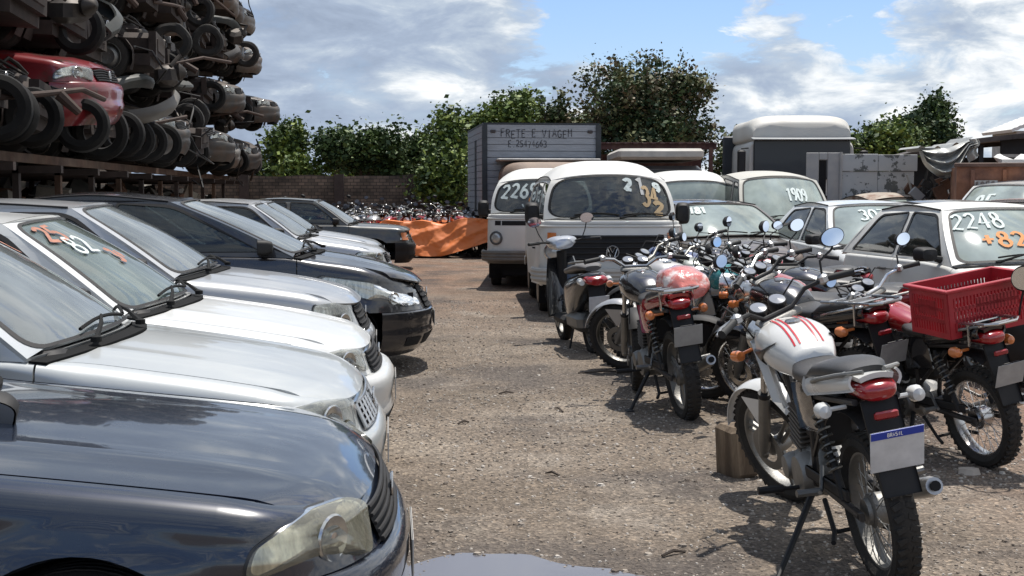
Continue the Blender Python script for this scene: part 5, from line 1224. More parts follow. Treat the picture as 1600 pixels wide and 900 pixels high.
ex = [(dict(tank=blk, side=gry, rim=STL(), fender=slv), 'black and silver motorcycle with tall mirrors nearest the dark brown car', 2.2, 12.6, 130, .3, (0, 1), 'round'),
      (dict(tank=blu, side=blk, rim=CHR()), 'dark blue motorcycle behind the grey one with the spoked front wheel', 1.85, 12.3, 160, .2, (1, 0), 'fairing'),
      (dict(tank=red, side=blk, rim=CHR(), rail=CHR()), 'red-tanked motorcycle standing close to the white car numbered 307', 2.45, 11.4, 140, -.2, (1, 0), 'round'),
      (dict(tank=gry, side=red, rim=STL(), fender=slv), 'grey-tanked motorcycle with red side covers behind the teal mudguard', 2.05, 10.9, 155, .35, (0, 0), 'round'),
      (dict(tank=blk, side=blk, rim=STL()), 'matt black motorcycle beside the dusty white hatchback', 2.2, 10.15, 125, .1, (0, 1), 'fairing'),
      (dict(tank=slv, side=slv, rim=STL(), fender=slv), 'silver motorcycle behind the plastic-wrapped seat', 1.45, 10.3, 135, .3, (0, 0), 'round'),
      (dict(tank=blk, side=red, rim=CHR(), fender=blk), 'black motorcycle with red side covers nearest the white hatchback door', 2.35, 9.35, 128, -.3, (0, 0), 'round')]
for M, lb, x, y, h, st, mi, hl in ex:
    M.setdefault('bar', BLK() if x > 2 else STL()); o = make_moto(M, lb, MG, steer=st, mirrors=mi, headlamp=hl, rack=False); place_moto(o, x, y, h, 8)
# red plastic crate strapped on the red motorcycle
cr = empty('plastic_crate', label='red slatted plastic crate tied on the back of the red motorcycle', cat='crate'); pm = mat('crate_plastic', (.36, .012, .022), .38, dust=.12, dustcol=(.34, .10, .09), dscale=7, var=.25, vscale=6)
CW, CL, CHh = .35, .54, .27
def panel(b, O, U, V, w, h, cols, rows, solid=None):
    """slatted wall in the plane O+U+V"""
    n = U.cross(V).normalized() * .005
    def bar(u0, u1, v0, v1):
        q = [O + U * u + V * v for u, v in ((u0, v0), (u1, v0), (u1, v1), (u0, v1))]; b.add([p - n for p in q] + [p + n for p in q], [(3, 2, 1, 0), (4, 5, 6, 7), (0, 1, 5, 4), (1, 2, 6, 5), (2, 3, 7, 6), (3, 0, 4, 7)])
    bar(0, w, 0, .03); bar(0, w, h - .05, h); bar(0, .03, .03, h - .05); bar(w - .03, w, .03, h - .05)
    for r in range(rows): z = .03 + (h - .08) * (r + 1) / (rows + 1); bar(.03, w - .03, z - .01, z + .01)
    for k in range(cols):
        u = .03 + (w - .06) * (k + .5) / cols; bar(u - (w - .06) / cols * .27, u + (w - .06) / cols * .27, .03, h - .05)
    if solid: bar(*solid)
b = MB(); ex_, ey_, ez_ = Vector((1, 0, 0)), Vector((0, 1, 0)), Vector((0, 0, 1))
for sg in (-1, 1):
    x0 = -CL / 2
    panel(b, Vector((x0, sg * CW / 2, 0)), ex_, ez_, CL, CHh, 22, 2, (.17, .44, .12, .20)); panel(b, Vector((sg * CL / 2, -CW / 2, 0)), ey_, ez_, CW, CHh, 12, 2, (.1, .27, .12, .2))
    b.box((0, sg * (CW / 2 + .012), CHh - .008), (CL + .05, .03, .018), bev=.004); b.box((sg * (CL / 2 + .012), 0, CHh - .008), (.03, CW + .02, .018), bev=.004)
b.build('crate_walls', pm, cr, smooth=0)
b = MB(); panel(b, Vector((-CL / 2, -CW / 2, .004)), ex_, ey_, CL, CW, 16, 5); b.build('crate_floor', pm, cr, smooth=0)
cr.location = (2.56, 7.06, .765); cr.rotation_euler = (radians(2), radians(-9), radians(16))
# plastic-wrapped bundle on the red-tailed motorcycle
b = MB(); loft(b, [(-.24, .0, .09, .04, .05, 2.2), (-.16, .02, .14, .09, .07, 2.4), (0, .03, .155, .11, .08, 2.4), (.14, .02, .14, .09, .07, 2.4), (.22, 0, .08, .05, .05, 2.2)], n=26, sub=5)
b.v = [tuple(Vector(v) + noise.noise_vector(Vector(v) * 14) * .016) for v in b.v]
wr = mat('plastic_wrap_red', (.60, .16, .13), .12, coat=1, col2=(.75, .66, .62), mscale=9, mlo=.5, mhi=.62, bump=.8, bscale=26)
bu = tag(b.build('wrapped_bundle', wr, smooth=60), 'pinkish red bundle under crinkled clear plastic on the rear of the red-tailed motorcycle', 'bundle'); bu.location = (1.14, 8.60, .875); bu.rotation_euler = (0, radians(-4), radians(102))
b = MB(); b.fill(lambda u, v: Vector((u, -.008, v)), [(.068 * cos(2 * pi * k / 24), .062 * sin(2 * pi * k / 24)) for k in range(24)], rings=2)
mr_ = MB(); mr_.lathe([(0, .03), (.045, .025), (.068, .0), (.070, -.008), (.066, -.010)], 'y', (0, 0, 0), 24); mr_.tube([(0, .01, -.06), (-.01, .03, -.14), (-.01, .06, -.20)], .006, 6)
mo_ = tag(mr_.build('hooked_mirror', BLK()), 'round motorcycle mirror hooked over the right corner of the red crate', 'mirror'); b.build('mirror_glass', mat('mirror_pale', (.75, .76, .74), .08, 1.0), mo_); mo_.location = (2.72, 6.78, 1.05); mo_.rotation_euler = (0, 0, radians(-12))
# wooden block and stones
b = MB(); b.box((0, 0, .14), (.17, .22, .28), bev=.02); b.v = [tuple(Vector(v) + noise.noise_vector(Vector(v) * 9) * .035) for v in b.v]
wb = tag(b.build('wooden_block', mat('old_wood', (.10, .068, .042), .9, col2=(.20, .15, .10), mscale=6, var=.4, vscale=9, stretch=(1, 1, .2), bump=.6, bscale=40), smooth=30), 'weathered brown wooden block propping the front wheel of the white motorcycle', 'block'); wb.location = (1.20, 6.72, 0); wb.rotation_euler = (0, 0, .35)
for (x, y, s, lb) in ((2.45, 6.78, .075, 'pale flat broken stone by the rear tyre of the red motorcycle'), (1.55, 8.1, .035, 'small pale stone beside the wooden block')):
    b = MB(); n_ = 9; 
    b.add([(x + s * cos(2 * pi * k / n_) * random.uniform(.7, 1.1), y + s * .7 * sin(2 * pi * k / n_), gz(x, y) - .01) for k in range(n_)] + [(x + s * .7 * cos(2 * pi * k / n_) * random.uniform(.7, 1.1), y + s * .5 * sin(2 * pi * k / n_), gz(x, y) + s * .4) for k in range(n_)], [tuple(range(n_, 2 * n_))] + [(k, (k + 1) % n_, n_ + (k + 1) % n_, n_ + k) for k in range(n_)])
    tag(b.build('stone', mat('pale_stone', (.38, .33, .28), .9, var=.2), smooth=0), lb, 'stone')
# ------------------------------------------------------------------ far heap of motorcycles by the wall
protos = []
for k, (t, f_) in enumerate(((red, BLK()), (blk, slv), (slv, BLK()), (gry, slv))):
    protos.append(make_moto(dict(tank=t, side=t, fender=f_, rim=STL(), bar=STL(), lampshell=BLK(), rail=STL()), None, 'scrap motorcycles packed along the brick wall', steer=.3 * (k - 1.5), plate=None, mirrors=(k % 2, 1), mirror_mat=mat('mirror_dull', (.12, .12, .13), .4, .6)))
rp = random.Random(5); xs = lin(-5.6, -.9, 15); cnt = 0; used = set()
cache = {}
for q in bpy.data.objects:
    if q.parent: cache.setdefault(q.parent.name, []).append(q)
for row, (yy, zz) in enumerate(((31.2, 0), (32.8, 0), (34.2, .12))):
    for i, x in enumerate(xs):
        k = (i * 3 + row * 2 + rp.randrange(2)) % 4
        o = protos[k] if k not in used else copy_tree(protos[k], None, cache); used.add(k)
        place_moto(o, x + rp.uniform(-.1, .1) - row * .25, yy + rp.uniform(-.3, .3), rp.choice((75, 95, 110, -80, -100)) + rp.uniform(-12, 12), rp.uniform(-4, 16), zz)
        o['label'] = 'scrap motorcycle standing in the dense pack before the brick wall'
for o in bpy.data.objects:
    if o.get('group') == 'scrap motorcycles packed along the brick wall': o['category'] = 'motorcycle'
# ------------------------------------------------------------------ rack with stacked wrecks
def noseX(y): return -3.1 - .1 * y
rust = mat('rusty_orange_steel', (.075, .028, .015), .75, var=.35, col2=(.07, .035, .02), mscale=6, dust=.3)
dkst = mat('dark_rusty_steel', (.05, .035, .03), .7, var=.4)
rk = empty('storage_rack', (-6, 20, 0), 0, 'long rusty orange steel rack carrying stacked wrecked cars', 'rack')
def rel(b): b.v = [(x + 6, y - 20, z) for x, y, z in b.v]; return b
for off in (-.9, -3.2):
    b = MB(); y0, y1 = 8.2, 33; 
    b.grid(lambda a, q: Vector((noseX(y0 + (y1 - y0) * a) + off + [-.05, .05, .05, -.05, -.05][q], y0 + (y1 - y0) * a, [1.84, 1.84, 1.94, 1.94, 1.84][q])), [0, 1], [0, 1, 2, 3, 4]); rel(b).build('beam', rust, rk)
for k in range(14):
    y = 8.6 + k * 1.8
    b = MB(); b.box((noseX(y) - 1.9, y, 1.76), (3.0, .07, .08)); rel(b).build('cross_beam', dkst, rk)
    for off in (-.9, -3.2):
        b = MB(); b.box((noseX(y) + off, y, .89), (.07, .07, 1.78)); rel(b).build('post', rust if k % 2 == 0 else dkst, rk)
WR = dict(GOL, plate=False, H=1.1, zwt=1.12, zrt=1.10, zr=[(-3.3, 1.10), (-2.6, 1.17), (-1.9, 1.12)], xwt=-1.85)
wp = []  # wreck paints below are darkened to carry the stack's own shadow
cols_ = [(mat('wreck_red', (.17, .004, .010), .3, coat=.6, dust=.05, col2=(.06, .03, .02), mscale=3, mlo=.55, mhi=.65), True), (mat('wreck_greygreen', (.025, .032, .030), .5, dust=.15, col2=(.07, .04, .03), mscale=3.5), False),
         (mat('wreck_dark', (.010, .011, .014), .45, dust=.12, col2=(.06, .04, .03), mscale=3), False), (mat('wreck_rust', (.03, .018, .014), .8, var=.4, col2=(.06, .04, .03), mscale=5), False),
         (mat('wreck_white', (.10, .096, .088), .5, dust=.25, col2=(.08, .05, .035), mscale=3), True), (mat('wreck_blue', (.015, .025, .05), .45, dust=.2, col2=(.06, .04, .03), mscale=3), False), (mat('wreck_silver', (.035, .038, .04), .45, .3, dust=.2, col2=(.06, .04, .03), mscale=3.5), True)]
SG = 'wrecked cars stacked on the steel rack'
for k, (pm_, hd) in enumerate(cols_):
    c, g = make_car(dict(WR, body_bumper=(k % 2 == 0), Lf=[.46, .4, .5][k % 3], nf=[2.5, 3, 2.3][k % 3], strip_front=k in (1, 2, 3, 5)), pm_, None, 'wrecked car', 'wrecked_car', SG, wreck=[.3, .7, .6, .9, .6, .8, .6][k], hood=hd, detail=.4, interior=False, seed=50 + k, mirrors=False, wipers=False)
    wp.append(c)
cache = {}
for q in bpy.data.objects:
    if q.parent: cache.setdefault(q.parent.name, []).append(q)
rw_ = random.Random(11); usedw = set(); colsn = ['red', 'grey-green', 'near-black', 'rusty brown', 'dirty white', 'dark blue', 'dull silver']
order = [[2, 1, 3, 0, 1, 2, 6, 5, 2, 6, 4, 3, 6, 4], [3, 2, 1, 3, 5, 3, 1, 2, 3, 2, 6, 4, 3, 6], [2, 3, 2, 5, 2, 1, 3, 2, 6, 3, 1, 6, 4, 2], [1, 2, 3, 3, 6, 2, 1, 3, 2, 5, 3, 4, 6, 4], [2, 2, 2, 3, 3, 2, 1, 3, 2, 6, 3, 1, 4, 6]]
rown = ['bottom', 'second', 'third', 'fourth', 'top']
for ly in range(5):
    for i in range(14):
        y = 9.9 + i * 1.72; z = 1.95 + ly * 1.12 + rw_.uniform(-.04, .05)
        if z > 1.5 + .151 * (y + 2.5) + .5: continue
        if ly >= 4 and i < 12: 
            if z > 1.5 + .151 * y + .6: continue
        k = order[ly][i]
        o = wp[k] if k not in usedw else copy_tree(wp[k], None, cache); usedw.add(k)
        fl = (ly > 0 and rw_.random() < .18)
        o.location = (noseX(y) + rw_.uniform(-.35, .22) - .10 * ly + (.25 if (i == 13 and ly in (1, 2)) else 0), y, z); o.rotation_euler = (radians(rw_.uniform(-4, 4)), radians(rw_.uniform(-4, 4)), radians(5.5 + rw_.uniform(-5, 5)))
        if i > 9: o.location.x += .30
        if ly == 0 and i == 3: o.location = (noseX(y) + .10, y - .25, 2.12); o.rotation_euler = (radians(3), radians(-3), radians(4)); o.scale = (1.12, 1.08, 1.18)
        o['label'] = '%s wrecked car, %s in the %s rack layer' % (colsn[k], ['nearest the camera', 'second from the camera', 'third from the camera', 'fourth from the camera', 'fifth from the camera', 'sixth from the camera', 'seventh from the camera', 'eighth from the camera', 'sixth from the far end', 'fifth from the far end', 'fourth from the far end', 'third from the far end', 'second from the far end', 'at the far end'][i], rown[ly])
# loose parts hanging out of the stack
rp = random.Random(21); lab = ['front noses', 'tyres']
for k in range(40):
    y = rp.uniform(12, 33) if k % 5 != 4 else rp.uniform(19, 29); z = rp.uniform(2.2, min(6.6, 1.6 + .151 * y + .3)); x = noseX(y) + rp.uniform(-.45, .15); b = MB(); kind = k % 5
    if kind == 0:
        w_ = rp.uniform(.8, 1.4); b.grid(lambda u, v: Vector((.06 * cos(v * 2) - .25 * u * u, u * w_ / 2, .10 * v)), lin(-1, 1, 9), lin(-1, 1, 6), skirt=.03); nm, ct = 'loose_bumper', 'bumper'
        m_ = rp.choice([mat('scrap_plastic_grey', (.03, .036, .035), .55, dust=.1), mat('scrap_plastic_black', (.012, .012, .013), .55, dust=.1), mat('scrap_plastic_pale', (.10, .098, .09), .55, dust=.2)])
    elif kind == 1:
        p0 = Vector((0, 0, 0)); pts = [p0 + Vector((rp.uniform(0, .3), rp.uniform(-.5, .5) * i / 3, -.12 * i + rp.uniform(-.1, .1))) for i in range(6)]; b.tube(pts, .014, 6); nm, ct = 'dangling_hose', 'hose'; m_ = BLK()
    elif kind == 2:
        b.tube([(-.5, -.5, .05), (-.1, -.2, 0), (.2, .3, .05), (.3, .9, .0)], .028, 8); b.tube([(.0, 0, 0), (.1, .1, -.2)], .05, 8); nm, ct = 'exhaust_pipe', 'pipe'; m_ = mat('rusty_pipe', (.05, .03, .022), .8, var=.4)
    elif kind == 3:
        b.box((0, 0, 0), (.30, .38, .26), bev=.06); b.lathe([(0, -.1), (.09, -.08), (.11, .03), (.05, .1), (0, .12)], 'x', (.16, .05, .05), 14); b.tube([(.1, -.2, .1), (.2, -.1, .25), (.15, .1, .22)], .03, 8); nm, ct = 'engine_block', 'engine'; m_ = mat('greasy_metal', (.04, .036, .032), .5, .6, var=.5, dust=.25, dustcol=(.12, .09, .07))
    else:
        b.lathe([(.16, -.07), (.24, -.085), (.285, -.06), (.295, 0), (.285, .06), (.24, .085), (.16, .07)], 'y', (0, 0, 0), 24, closed=True); nm, ct = 'loose_tyre', 'tyre'; m_ = RUB()
    b.v = [tuple(Vector(v) + noise.noise_vector(Vector(v) * 4 + Vector((k, 0, 0))) * .03) for v in b.v]
    if kind == 4:
        near = min([q for q in bpy.data.objects if q.get('category') == 'wrecked car' and q.parent is None], key=lambda q: (q.location - Vector((x - 1, y, z))).length)
        o = b.build('spare_wheel', m_, near); o.location = near.rotation_euler.to_matrix().inverted() @ (Vector((x, y, z)) - near.location); continue
    o = b.build(nm, m_); o.location = (x, y, z); o.rotation_euler = (rp.uniform(-.5, .5), rp.uniform(-.5, .5), rp.uniform(-.6, .6))
    tag(o, {0: 'loose car bumper sticking out of the stack of wrecks', 1: 'dangling black hose hanging from the stack of wrecks', 2: 'rusty exhaust pipe poking out of the stack of wrecks', 3: 'greasy engine block jammed into the stack of wrecks', 4: 'loose black tyre wedged between stacked wrecks'}[kind], ct, {0: 'loose bumpers in the stack', 1: 'hoses in the stack', 2: 'exhaust pipes in the stack', 3: 'engine blocks in the stack', 4: 'loose tyres in the stack'}[kind])

tb = MB(); tb.lathe([(.17, -.07), (.24, -.088), (.285, -.065), (.30, 0), (.285, .065), (.24, .088), (.17, .07)], 'y', (0, 0, 0), 32, closed=True)
tdat = tb.build('spare_wheel', RUB()); first = tdat; tdat.data.materials[0] = mat('old_tyre_black', (.008, .008, .008), .85, var=.4, dust=.12, dustcol=(.05, .04, .03), spec=.25)
roots = [q for q in bpy.data.objects if q.get('category') == 'wrecked car' and q.parent is None]
for k in range(30):
    if k % 5 == 3: continue
    y = 11.2 + k * .72; zz = 2.24 + (1.13 if k % 7 == 5 else 0); x = noseX(y) - .30 + rp.uniform(-.12, .12)
    near = min(roots, key=lambda q: (q.location - Vector((x, y, zz - .3))).length); o = first if k == 0 else first.copy()
    if k: COL.objects.link(o)
    o.parent = near; m3 = near.rotation_euler.to_matrix(); l_ = m3.inverted() @ (Vector((x, y, zz)) - near.location); o.location = (l_.x / near.scale.x, l_.y / near.scale.y, l_.z / near.scale.z); o.rotation_euler = (rp.uniform(-.15, .15), 0, rp.uniform(-.2, .2))
# ------------------------------------------------------------------ walls
def brick_mat():
    m = bpy.data.materials.new('old_brick'); m.use_nodes = True; t = m.node_tree; n = t.nodes; l = t.links; p = n['Principled BSDF']; p.inputs['Roughness'].default_value = .95
    tcn = n.new('ShaderNodeTexCoord'); mp = n.new('ShaderNodeMapping'); mp.inputs['Rotation'].default_value = (radians(90), 0, 0); l.new(tcn.outputs['Object'], mp.inputs[0])
    br = n.new('ShaderNodeTexBrick'); br.inputs['Scale'].default_value = 2.6; br.inputs['Color1'].default_value = (.16, .125, .10, 1); br.inputs['Color2'].default_value = (.085, .07, .058, 1); br.inputs['Mortar'].default_value = (.05, .045, .04, 1); br.inputs['Mortar Size'].default_value = .03
    l.new(mp.outputs[0], br.inputs[0]); no = n.new('ShaderNodeTexNoise'); no.inputs['Scale'].default_value = 1.4; no.inputs['Detail'].default_value = 8; l.new(tcn.outputs['Object'], no.inputs[0])
    r = n.new('ShaderNodeValToRGB'); l.new(no.outputs[0], r.inputs[0]); r.color_ramp.elements[0].position = .35; r.color_ramp.elements[0].color = (.4, .4, .4, 1); r.color_ramp.elements[1].position = .65; r.color_ramp.elements[1].color = (1.6, 1.5, 1.4, 1)
    mx = n.new('ShaderNodeMix'); mx.data_type = 'RGBA'; mx.blend_type = 'MULTIPLY'; mx.inputs[0].default_value = .9; l.new(br.outputs[0], mx.inputs[6]); l.new(r.outputs[0], mx.inputs[7]); l.new(mx.outputs[2], p.inputs['Base Color'])
    b = n.new('ShaderNodeBump'); b.inputs['Strength'].default_value = .7; l.new(no.outputs[0], b.inputs['Height']); l.new(b.outputs[0], p.inputs['Normal']); return m
BR = brick_mat()
w = empty('brick_wall', (-6.5, 38, 0), 0, 'dark weathered brick wall closing the yard at the back', 'wall')
b = MB(); xs_ = lin(-6, 6.2, 40)
V = []; 
for x in xs_:
    h = 2.02 + .05 * noise.noise(Vector((x, 0, 0))) 
    for (y, z) in ((-.1, 0), (-.1, h), (.1, h), (.1, 0)): V.append((x, y, z))
b.add(V, [(4 * i + k, 4 * i + 4 + k, 4 * i + 4 + (k + 1) % 4, 4 * i + (k + 1) % 4) for i in range(39) for k in range(4)]); b.build('masonry', BR, w, smooth=0)
for x in (-4.2, -1.4, 1.4, 3.55): b = MB(); b.box((x, -.12, 1.03), (.28, .12, 2.06)); b.build('pillar', mat('wall_pillar', (.06, .045, .04), .95, var=.3), w)
w2 = MB(); w2.box((0, 0, 1.6), (.2, 36, 3.2)); o = tag(w2.build('side_wall', BR, smooth=0), 'dark side wall behind the rack of wrecks', 'wall'); o.location = (-10.2, 22, 0); o.rotation_euler = (0, 0, radians(5.5))
# scrap heaps under the rack
sc = MB(); rq = random.Random(9)
for k in range(900):
    y = rq.uniform(9, 34); x = noseX(y) - rq.uniform(1.2, 4.0); z = rq.uniform(.1, 1.5) 
    sc.cur = rq.choice((0, 0, 1, 2)); sc.box((x, y, z), (rq.uniform(.1, .6), rq.uniform(.1, .6), rq.uniform(.05, .4)), rot=Matrix.Rotation(rq.uniform(0, 3), 3, (rq.random(), rq.random(), rq.random() + .01)))
tag(sc.build('scrap_heap', [mat('scrap_dark', (.04, .035, .03), .8, var=.5), mat('scrap_rust', (.12, .06, .035), .85, var=.5), mat('scrap_pale', (.22, .20, .17), .8, var=.4)], smooth=0), 'dark heap of mixed car scrap under the rack', kind='stuff')
# orange tarpaulin
b = MB()
def tf(u, v):
    x = -3.35 + 2.85 * u; top = .86 + .05 * sin(u * 9 + 1) + .07 * math.exp(-((u - .42) / .10)**2) - .10 * math.exp(-((u - .62) / .1)**2) + .06 * u
    if u < .12: top -= (.12 - u) * 2.4
    bot = .12 + .08 * sin(u * 5 + 2) + (.22 * max(0, (u - .6) / .4))
    z = bot + (top - bot) * v; y = 30.0 - .35 * (1 - v) + .02 * sin(u * 26 + v * 5) + .05 * noise.noise(Vector((u * 6, v * 3, 0))) + .035 * abs(sin((u * 1.3 - v * .9) * 9)) + .018 * noise.noise(Vector((u * 40, v * 14, 3)))
    if v > .93: y += (v - .93) * 9; z = bot + (top - bot) * .93 + .02
    return Vector((x, y, z))
b.grid(tf, lin(0, 1, 80), lin(0, 1, 30)); tp = b.build('tarpaulin', mat('tarp_orange', (.75, .19, .03), .5, var=.12, vscale=1.5, dust=.12, bump=.3, bscale=5), smooth=60); tag(tp, 'bright orange tarpaulin draped over the far motorcycles', 'tarpaulin')
# ------------------------------------------------------------------ trees and bushes
def leafmat(nm, c1, c2): 
    m = mat(nm, c1, .6, col2=c2, mscale=1.3, mlo=.42, mhi=.58, var=.35, vscale=14, spec=.3); p = m.node_tree.nodes['Principled BSDF']
    return m
def tree(x, y, z0, h, rx, rz, kinds, n, seed, label, cat='tree', trunk=True, name='tree', leaf=.16, lobes=7, sparse=0.0, group=None, up=0.0, bark=None, ry=None):
    r = random.Random(seed); root = empty(name, (x, y, 0), 0, label, cat, group); cz = z0 + h - rz; b = MB(); centers = []
    ry = ry or rx * .8
    for k in range(lobes):
        a = r.uniform(0, 2 * pi); q = r.uniform(.2, .75); centers.append((Vector((q * rx * cos(a), q * ry * sin(a), cz + r.uniform(-.7, .62) * rz)), r.uniform(.28, .5)))
    centers.append((Vector((0, 0, cz)), .6))
    clumps = []
    for k in range(max(20, n // 9)):
        c, s = r.choice(centers); d = Vector((r.gauss(0, 1), r.gauss(0, 1), r.gauss(0, 1))).normalized() * r.random()**.45
        clumps.append((c + Vector((d.x * rx * s, d.y * ry * s, d.z * rz * s * 1.1)), r.uniform(.5, 1.0)))
    if up:
        for k in range(int(up)):
            a = r.uniform(0, 2 * pi); L_ = r.uniform(.5, .95); 
            for j in range(7): clumps.append((Vector((cos(a) * rx * .55 * L_, sin(a) * ry * .4, cz + rz * (.45 + .12 * j) * L_)), .35))
    for c, s in clumps:
        m = 26 if s > .4 else 9
        b.cur = r.randrange(len(kinds))
        for j in range(m):
            p = c + Vector((r.gauss(0, 1), r.gauss(0, 1), r.gauss(0, 1))) * leaf * 1.6 * s
            sz = leaf * r.choice((.45, .7, .9, 1.4)) * r.uniform(.7, 1.1); u = Vector((r.gauss(0, 1), r.gauss(0, 1), r.gauss(0, .5))).normalized(); v = u.cross(Vector((r.gauss(0, 1), r.gauss(0, 1), r.gauss(0, 1)))).normalized()
            b.add([p - u * sz * .5, p + v * sz * .34, p + u * sz * .5, p - v * sz * .34], [(0, 1, 2, 3)])
    b.build('crown', kinds, root, smooth=0)
    t = MB(); tr = bark or mat('bark', (.09, .07, .055), .9, var=.3)
    base = Vector((0, 0, -.05)); fork = Vector((r.uniform(-.2, .2), 0, max(.3, cz - rz * .75)))
    t.tube([base, (base + fork) / 2 + Vector((.08, 0, 0)), fork], [rx * .07 + .05, rx * .05 + .04, rx * .045 + .03], 9)
    for k in range(9 + int(up)):
        c, s = r.choice(clumps) if k < 9 else clumps[-1 - (k - 9) * 7]; t.tube([fork, fork * .5 + c * .5 + Vector((r.uniform(-.15, .15), 0, .15)), c], [rx * .03 + .015, rx * .018 + .01, .012], 5)
    t.build('trunk', tr, root); return root
g1 = leafmat('leaf_bright', (.12, .175, .045), (.06, .095, .028)); g2 = leafmat('leaf_mid', (.065, .105, .032), (.03, .055, .02)); g3 = leafmat('leaf_yellow', (.20, .25, .05), (.12, .17, .03)); g4 = leafmat('leaf_olive', (.165, .17, .075), (.09, .10, .045)); g5 = leafmat('leaf_dry', (.18, .14, .08), (.10, .08, .045)); g6 = leafmat('leaf_dark', (.035, .07, .03), (.02, .042, .02))
TG = 'trees and bushes behind the yard'
Zt = 42.0
def X(px, Z=Zt): return (px - 800) / 2000 * Z
def Hh(py, Z=Zt): return 1.5 + (302 - py) / 2000 * Z
tree(X(447), 42, 0, Hh(192), .62, .95, [g1, g2, g3], 2600, 1, 'light green bush beside the far end of the wreck stack', 'bush', name='bush', group=TG)
tree(X(405), 43, 0, Hh(235), .7, .9, [g1, g2], 1500, 11, 'small green bush low against the wreck stack', 'bush', name='bush', group=TG)
tree(X(577), 41, 0, Hh(194), 1.42, .98, [g1, g2, g2], 6500, 2, 'rounded dense green bush above the brick wall', 'bush', name='bush', group=TG, lobes=10)
tree(X(640), 42, 0, Hh(232), .55, .6, [g2, g6], 1800, 12, 'darker green bush at the right end of the brick wall', 'bush', name='bush', group=TG)
tree(X(708), 39, 0, Hh(172, 39), .62, 1.4, [g1, g2, g3], 3600, 3, 'tall light green tree left of the wooden cargo box', group=TG)
tree(X(795), 43, 0, Hh(146, 43), 1.15, 1.1, [g3, g1, g1], 4200, 4, 'yellow-green tree showing above the wooden cargo box', group=TG, up=4)
tree(X(865), 44, 0, Hh(150, 44), .9, 1.2, [g4, g2], 1500, 14, 'thin-leaved dull green tree between the yellow-green tree and the big one', group=TG, up=4)
tree(X(1010), 43, 0, Hh(92, 43), 2.7, 2.1, [g4, g4, g5, g2, g6], 15000, 5, 'big olive-brown tree with sparse upright branches on top', group=TG, up=9, lobes=14, leaf=.15)
tree(X(1140), 42, 0, Hh(205), .6, .9, [g2, g4], 900, 6, 'thin bush between the big tree and the white truck cab', 'bush', name='bush', group=TG)
tree(X(1385), 42, 0, Hh(192), 1.1, .75, [g1, g2, g3], 4200, 7, 'bright green bush row beyond the peeling grey panels', 'bush', name='bush', group=TG, up=3)
tree(X(1505), 46, 0, Hh(155, 46), 1.2, 1.05, [g2, g6, g1], 6000, 8, 'darker rounded tree beyond the black shed', group=TG, lobes=9)
tree(X(1340), 43, 0, Hh(208), .8, .6, [g1, g2], 1300, 9, 'low green bush just right of the white truck cab', 'bush', name='bush', group=TG)
tree(X(500), 55, 0, Hh(245, 55), 1.9, .7, [g1, g3], 1800, 10, 'pale low bush seen in the gap behind the brick wall', 'bush', name='bush', group=TG)
tree(X(690, 37), 37, 0, Hh(232, 37), .72, .85, [g1, g2, g3], 3000, 31, 'leafy bush hanging over the wall left of the cargo box', 'bush', name='bush', group=TG)
tree(X(655), 42, 0, Hh(212), .6, .8, [g2, g1], 1500, 32, 'narrow green bush right of the rounded one above the wall', 'bush', name='bush', group=TG)
tree(X(490), 41, 0, Hh(250), .8, .5, [g1, g3], 1300, 33, 'low pale bush growing over the wall top near the wreck stack', 'bush', name='bush', group=TG)
tree(X(745), 43, 0, Hh(178, 43), .9, 1.0, [g1, g3, g2], 2600, 34, 'light green tree crown just left of the yellow-green tree', group=TG, up=3)
tree(X(925), 44, 0, Hh(165, 44), 1.0, 1.2, [g4, g5, g2], 2400, 35, 'lower dull green tree at the left foot of the big tree', group=TG)
tree(X(1440), 44, 0, Hh(195, 44), .9, .8, [g1, g2], 2200, 36, 'bright green bush between the bush row and the dark rounded tree', 'bush', name='bush', group=TG)
# far low scrub so that the horizon is closed
sb = MB(); rr = random.Random(2)
for k in range(9000):
    x = rr.uniform(-40, 45); y = rr.uniform(60, 75); z = rr.random()**1.3 * (1.6 + .8 * noise.noise(Vector((x * .2, 0, 0)))); sz = rr.uniform(.2, .5)
    u = Vector((rr.gauss(0, 1), rr.gauss(0, 1), rr.gauss(0, 1))).normalized(); v = u.cross(Vector((rr.gauss(0, 1), rr.gauss(0, 1), rr.gauss(0, 1)))).normalized(); p = Vector((x, y, z)); sb.cur = k % 2
    sb.add([p - u * sz * .5, p + v * sz * .3, p + u * sz * .5, p - v * sz * .3], [(0, 1, 2, 3)])
tag(sb.build('scrub', [g2, g1], smooth=0), 'low green scrub along the horizon', kind='stuff')
# ------------------------------------------------------------------ truck with wooden cargo box
gw = mat('grey_painted_planks', (.29, .31, .34), .7, var=.18, vscale=3, stretch=(1, 1, 8), dust=.3, dustcol=(.25, .24, .23)); dk = mat('dark_frame_steel', (.025, .03, .036), .6, var=.3)
TZ = 30.5
tk = empty('box_truck', (X(846, TZ), TZ, 0), radians(7), 'old truck with a grey plank cargo box marked FRETE E VIAGEM', 'truck')
bw, bh0, bh1, bl = 2.72, .95, Hh(196, TZ), 4.2
b = MB()
npl = 14
for k in range(npl):
    z = bh0 + (bh1 - bh0) * (k + .5) / npl; hh = (bh1 - bh0) / npl - .012
    b.box((0, 0, z), (bw - .06, .05, hh)); b.box((-bw / 2, bl / 2, z), (.05, bl, hh)); b.box((bw / 2, bl / 2, z), (.05, bl, hh))
b.box((0, bl / 2 + .05, (bh0 + bh1) / 2), (bw - .10, bl - .12, bh1 - bh0 - .02))
b.build('plank_walls', gw, tk, smooth=0)
b = MB(); b.box((0, bl / 2, bh1 + .02), (bw + .06, bl + .04, .05)); b.build('box_roof', dk, tk)
